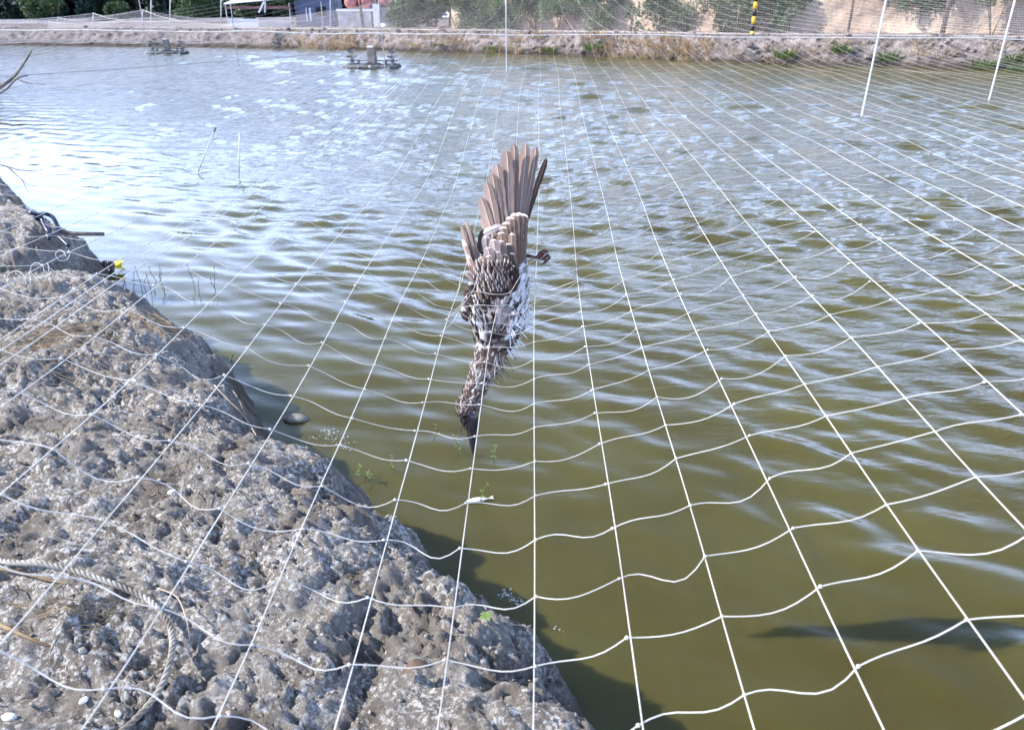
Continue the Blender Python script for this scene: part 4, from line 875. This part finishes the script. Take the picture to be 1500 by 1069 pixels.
for i in range(9):
    px = 590 + i * 34; d = ray(px, 10); Y = 60 + gp.uniform(-2, 3); x = d.x / d.y * Y
    tree('bush', x, Y, 1.2, gp.uniform(3.2, 5), gp.uniform(2, 2.8), 'mid green tree in the thicket right of the red tanks', M['tree2'] if i % 2 else M['vine'], 1700, .17, 'thicket beyond the far bank', 600 + i, .1)

# ------------------------------------------------------------------ buildings on the far bank
def PXB(px, py, Y): return atY(px, py, Y)
def panel(parent, name, x0, y0, x1, y1, Y, th, m_, bottom=None):
    a = atY(x0, y0, Y); b_ = atY(x1, y1, Y); z1 = a.z; z0 = b_.z if bottom is None else bottom
    return MB().box(((a.x + b_.x) / 2, Y + th / 2, (z0 + z1) / 2), (abs(b_.x - a.x), th, abs(z1 - z0))).build(name, m_, parent)
YB = 63.0; GZ = 1.0
sh_ = thing('shed', (atY(380, 45, YB).x, YB, GZ), 'open fronted shed with pale sheet roof and low white wall', 'shed')
panel(sh_, 'white_wall_panel', 333, 28, 380, 45, YB, .12, M['wwall'], GZ); panel(sh_, 'grey_wall_panel', 380.3, 28.5, 427, 45, YB + .02, .12, M['gwall'], GZ)
for x in (332, 425): panel(sh_, 'post', x - 2.5, 5, x + 2.5, 45, YB - .15, .14, M['wwall'], GZ)
for x in (332, 425): panel(sh_, 'post', x - 2.5, 5, x + 2.5, 45, YB + 4.0, .14, M['wwall'], GZ)
panel(sh_, 'beam', 332, 9.5, 426, 13.5, YB - .3, .12, M['fascia'])
a = atY(327, 7, YB - .6); b_ = atY(436, -3, YB - .6)
MB().add([a, b_, b_ + Vector((0, 6, .75)), a + Vector((0, 6, .75)), a + Vector((0, 0, .06)), b_ + Vector((0, 0, .06)), b_ + Vector((0, 6, .81)), a + Vector((0, 6, .81))], [(3, 2, 1, 0), (4, 5, 6, 7), (0, 1, 5, 4), (1, 2, 6, 5), (2, 3, 7, 6), (3, 0, 4, 7)]).build('roof', M['roofm'], sh_)
MB().tube([atY(379, 19, YB - .35), atY(387, 2, YB - .35)], .07, 6).build('brace', M['wwall'], sh_); MB().tube([atY(388, 19, YB - .35), atY(388.5, 3, YB - .35)], .05, 6).build('brace', M['wwall'], sh_)
nb = thing('site_hut', (atY(450, 45, YB).x, YB, GZ), 'navy blue hut with pale upright boards beside the shed', 'hut')
panel(nb, 'wall', 429, -14, 492, 45, YB + .5, 3.0, M['navy'], GZ)
panel(nb, 'roof', 426, -18, 495, -14.2, YB + .2, 3.6, M['gwall'])
for x0, x1 in ((447.5, 450.5), (452.5, 456.5)): panel(nb, 'pale_board', x0, 12, x1, 32, YB + .42, .06, M['wwall'])
panel(nb, 'window', 462, 10, 478, 24, YB + .44, .05, M['dark'])
cw = thing('concrete_basin', (atY(520, 45, YB).x, YB, GZ), 'stained white concrete basin carrying the red tanks', 'basin')
panel(cw, 'wall', 494, 16, 545, 45, YB - .4, 2.4, M['stain'], GZ); panel(cw, 'rim', 492, 13.5, 547, 17, YB - .5, 2.6, M['wwall']); panel(cw, 'pillar', 545.3, 6, 557, 45, YB - .6, 1.0, M['wwall'], GZ)
panel(cw, 'grey_wall', 557.3, 11, 579, 38, YB - .2, 2.0, M['gwall'], GZ)
for x in (499, 512, 534): panel(cw, 'stain_pier', x - .8, 18, x + .8, 40, YB - .46, .06, M['gwall'])
def hor_tank(px0, px1, pyc, rpx, Y, label):
    a = atY((px0 + px1) / 2, pyc, Y); r = rpx * .052; L_ = (px1 - px0) * .052; root = thing('tank', a - Vector((0, 0, r)), label, 'tank')
    prof = [(-.5, .0), (-.5, .45), (-.46, .75), (-.38, .94), (-.25, 1), (.25, 1), (.38, .94), (.46, .75), (.5, .45), (.5, 0)]
    MB().tube([a + Vector((0, p[0] * 2.6, 0)) for p in prof], [max(p[1], .02) * r for p in prof], 20).build('shell', M['tank'], root, True)
    for yy in (-.62, .3): MB().tube([a + Vector((0, yy, 0)), a + Vector((0, yy + .07, 0))], r * 1.025, 20).build('band', M['fascia'], root, True)
hor_tank(508, 526, 4, 9.5, YB + 1.2, 'small maroon tank over the left end of the basin'); hor_tank(529, 547, 3, 10.5, YB + 1.0, 'middle maroon tank over the basin'); hor_tank(548, 592, -1, 13, YB + 1.4, 'big maroon tank over the grey basin wall')
bk = thing('bucket', atY(564, 45, YB - 1.0), 'white bucket standing below the grey basin wall', 'bucket'); c = atY(564, 46, YB - 1.0)
MB().tube([c, c + Vector((0, 0, .5))], [.24, .30], 14).build('pail', M['wwall'], bk, True); MB().tube([c + Vector((0, 0, .48)), c + Vector((0, 0, .52))], .315, 14).build('rim', M['wwall'], bk, True)
o = MB().tube([atY(533, 47, YB - 2), atY(529, 20, YB - 2), atY(526, -10, YB - 2)], [.11, .10, .08], 8).build('leaning_trunk', M['trunk'], None, True); tag(o, 'dark leaning timber post in front of the concrete basin', 'post')
for px, lb in ((484, 'thin post by the navy hut'), (555, 'pale post at the corner of the grey basin wall'), (579.5, 'pale post at the right edge of the basin'), (324, 'thin post at the left corner of the shed'), (222, 'tall thin post among the tented nets'), (250, 'tall thin post behind the tented nets'), (209, 'white tent pole at the highest net peak'), (137, 'white tent pole at the middle net peak'), (85, 'white tent pole at the lowest net peak')):
    Y = YB - 3.2 if px > 300 else 76.0; c = atY(px, 47, Y); c.z = 1.0
    top = {209: 15, 137: 20, 85: 26}.get(px, -25); e = atY(px, top, Y); root = thing('net_post', c, lb, 'post'); MB().tube([c, e], .035 if px > 300 else .05, 7).build('pipe', M['pvc'], root, True); MB().tube([e, e + Vector((0, 0, .05))], .06, 7).build('end_cap', M['pvc'], root, True)
# striped post and dark posts by the wall
x, y, z = bank_pt(1098, 2.4); root = thing('striped_post', (x, y, z), 'yellow and black striped post on top of the far bank', 'post')
for i in range(9): MB().tube([(x, y, z - .1 + i * .3), (x, y, z - .1 + (i + 1) * .3)], .085 if i % 2 == 0 else .0845, 12).build('yellow_band' if i % 2 == 0 else 'black_band', M['yellow'] if i % 2 == 0 else M['black'], root, True)
for px, lb in ((1237, 'slim dark post before the bare tan wall'), (1374, 'stout dark post before the vine hung wall'), (922, 'dark stub post in the bushes of the far bank'), (1075, 'short dark post beside the striped post')):
    x, y, z = bank_pt(px, 5.5); root = thing('fence_post', (x, y, z), lb, 'post'); H = 1.2 if px in (922, 1075) else 2.8; MB().tube([(x, y, z - .2), (x + .03, y, z + H)], [.06 if px != 1374 else .11, .05 if px != 1374 else .10], 7).build('shaft', M['trunk'], root, True)
# ------------------------------------------------------------------ nets beyond the pond
def far_net(name, xs, ys, zf, r, label, dx, dy):
    root = thing(name, (float(np.mean(xs)), float(np.mean(ys)), 1.2), label, 'net'); parts = []
    for x in np.arange(xs[0], xs[1], dx): v = np.linspace(ys[0], ys[1], 40); X = np.full_like(v, x); parts.append(strand_mesh(np.stack([X, v, zf(X, v)], -1), r, 3))
    for y in np.arange(ys[0], ys[1], dy): X = np.linspace(xs[0], xs[1], 110); parts.append(strand_mesh(np.stack([X, X * 0 + y, zf(X, X * 0 + y)], -1), r, 3))
    tag(np_mesh('net_sheet', parts, M['oldnet'], root), kind='stuff'); return root
peaks = [(atY(px, py, 76.0).x, 76.0, atY(px, py, 76.0).z) for px, py in ((209, 15), (137, 20), (85, 26))]
def ztent(X, Y):
    z = 1.28 + .012 * (Y - 62) + .2 * sstep(-50, -20, X)
    for (a, b_, c_) in peaks: r = np.hypot(X - a, (Y - b_) * .8); z = np.maximum(z, c_ - .05 - .17 * r + .006 * r * r)
    return z
fn = far_net('tented_net', (-80, -16), (62, 86), ztent, .0028, 'pale net tented on poles over the ponds left of the shed', .34, .6)
for k in range(3):
    a = Vector(peaks[k]); 
    for dx_, dy_ in ((-5, -5), (5, -5)):
        e = Vector((a.x + dx_, a.y + dy_, 1.55)); MB().tube(crom([a, (a + e) / 2 - Vector((0, 0, .12)), e], 6), .02, 4).build('stay_rope', M['twine'], fn)
far_net('shore_net', (-66, -15), (50, 64), lambda X, Y: np.maximum(1.55 - 1.15 * sstep(5.5, -2.5, Y - far_edge(X)), far_z(X, Y) + .12) + .05 * np.sin(X * 1.7), .0036, 'beige net laid down to the water over the left part of the far bank', .20, .55)
# upright net fence along the top of the far bank
def net_fence():
    root = thing('net_fence', (10, float(far_edge(10)) + 2.6, 1), 'fine upright net fence along the top of the far bank', 'net'); parts = []
    xs = np.arange(-34, 34, .07); y0 = far_edge(xs) + 2.7
    hmax = 2.7 - 1.9 * sstep(-4, -16, xs) - .35 * (1 + np.sin(xs * .55)) * sstep(6, -6, xs) * .6
    for x, y, hm in zip(xs, y0, hmax): z = np.linspace(1.0, 1.0 + hm, 5); parts.append(strand_mesh(np.stack([np.full(5, x) + .05 * np.sin(z * 2), np.full(5, y) + .5 * np.sin((z - 1) * 1.2), z], -1), .0030, 3))
    for h in np.arange(.03, 1.0, .028): parts.append(strand_mesh(np.stack([xs, y0 + .5 * np.sin(h * hmax * 1.2), 1 + h * hmax], -1)[::3], .0028, 3))
    tag(np_mesh('net_sheet', parts, M['oldnet'], root), kind='stuff')
    P = np.stack([xs, y0, np.full_like(xs, 1.12)], -1)[::4]; np_mesh('bottom_rope', [strand_mesh(P, .012, 5)], M['twine'], root)
net_fence()
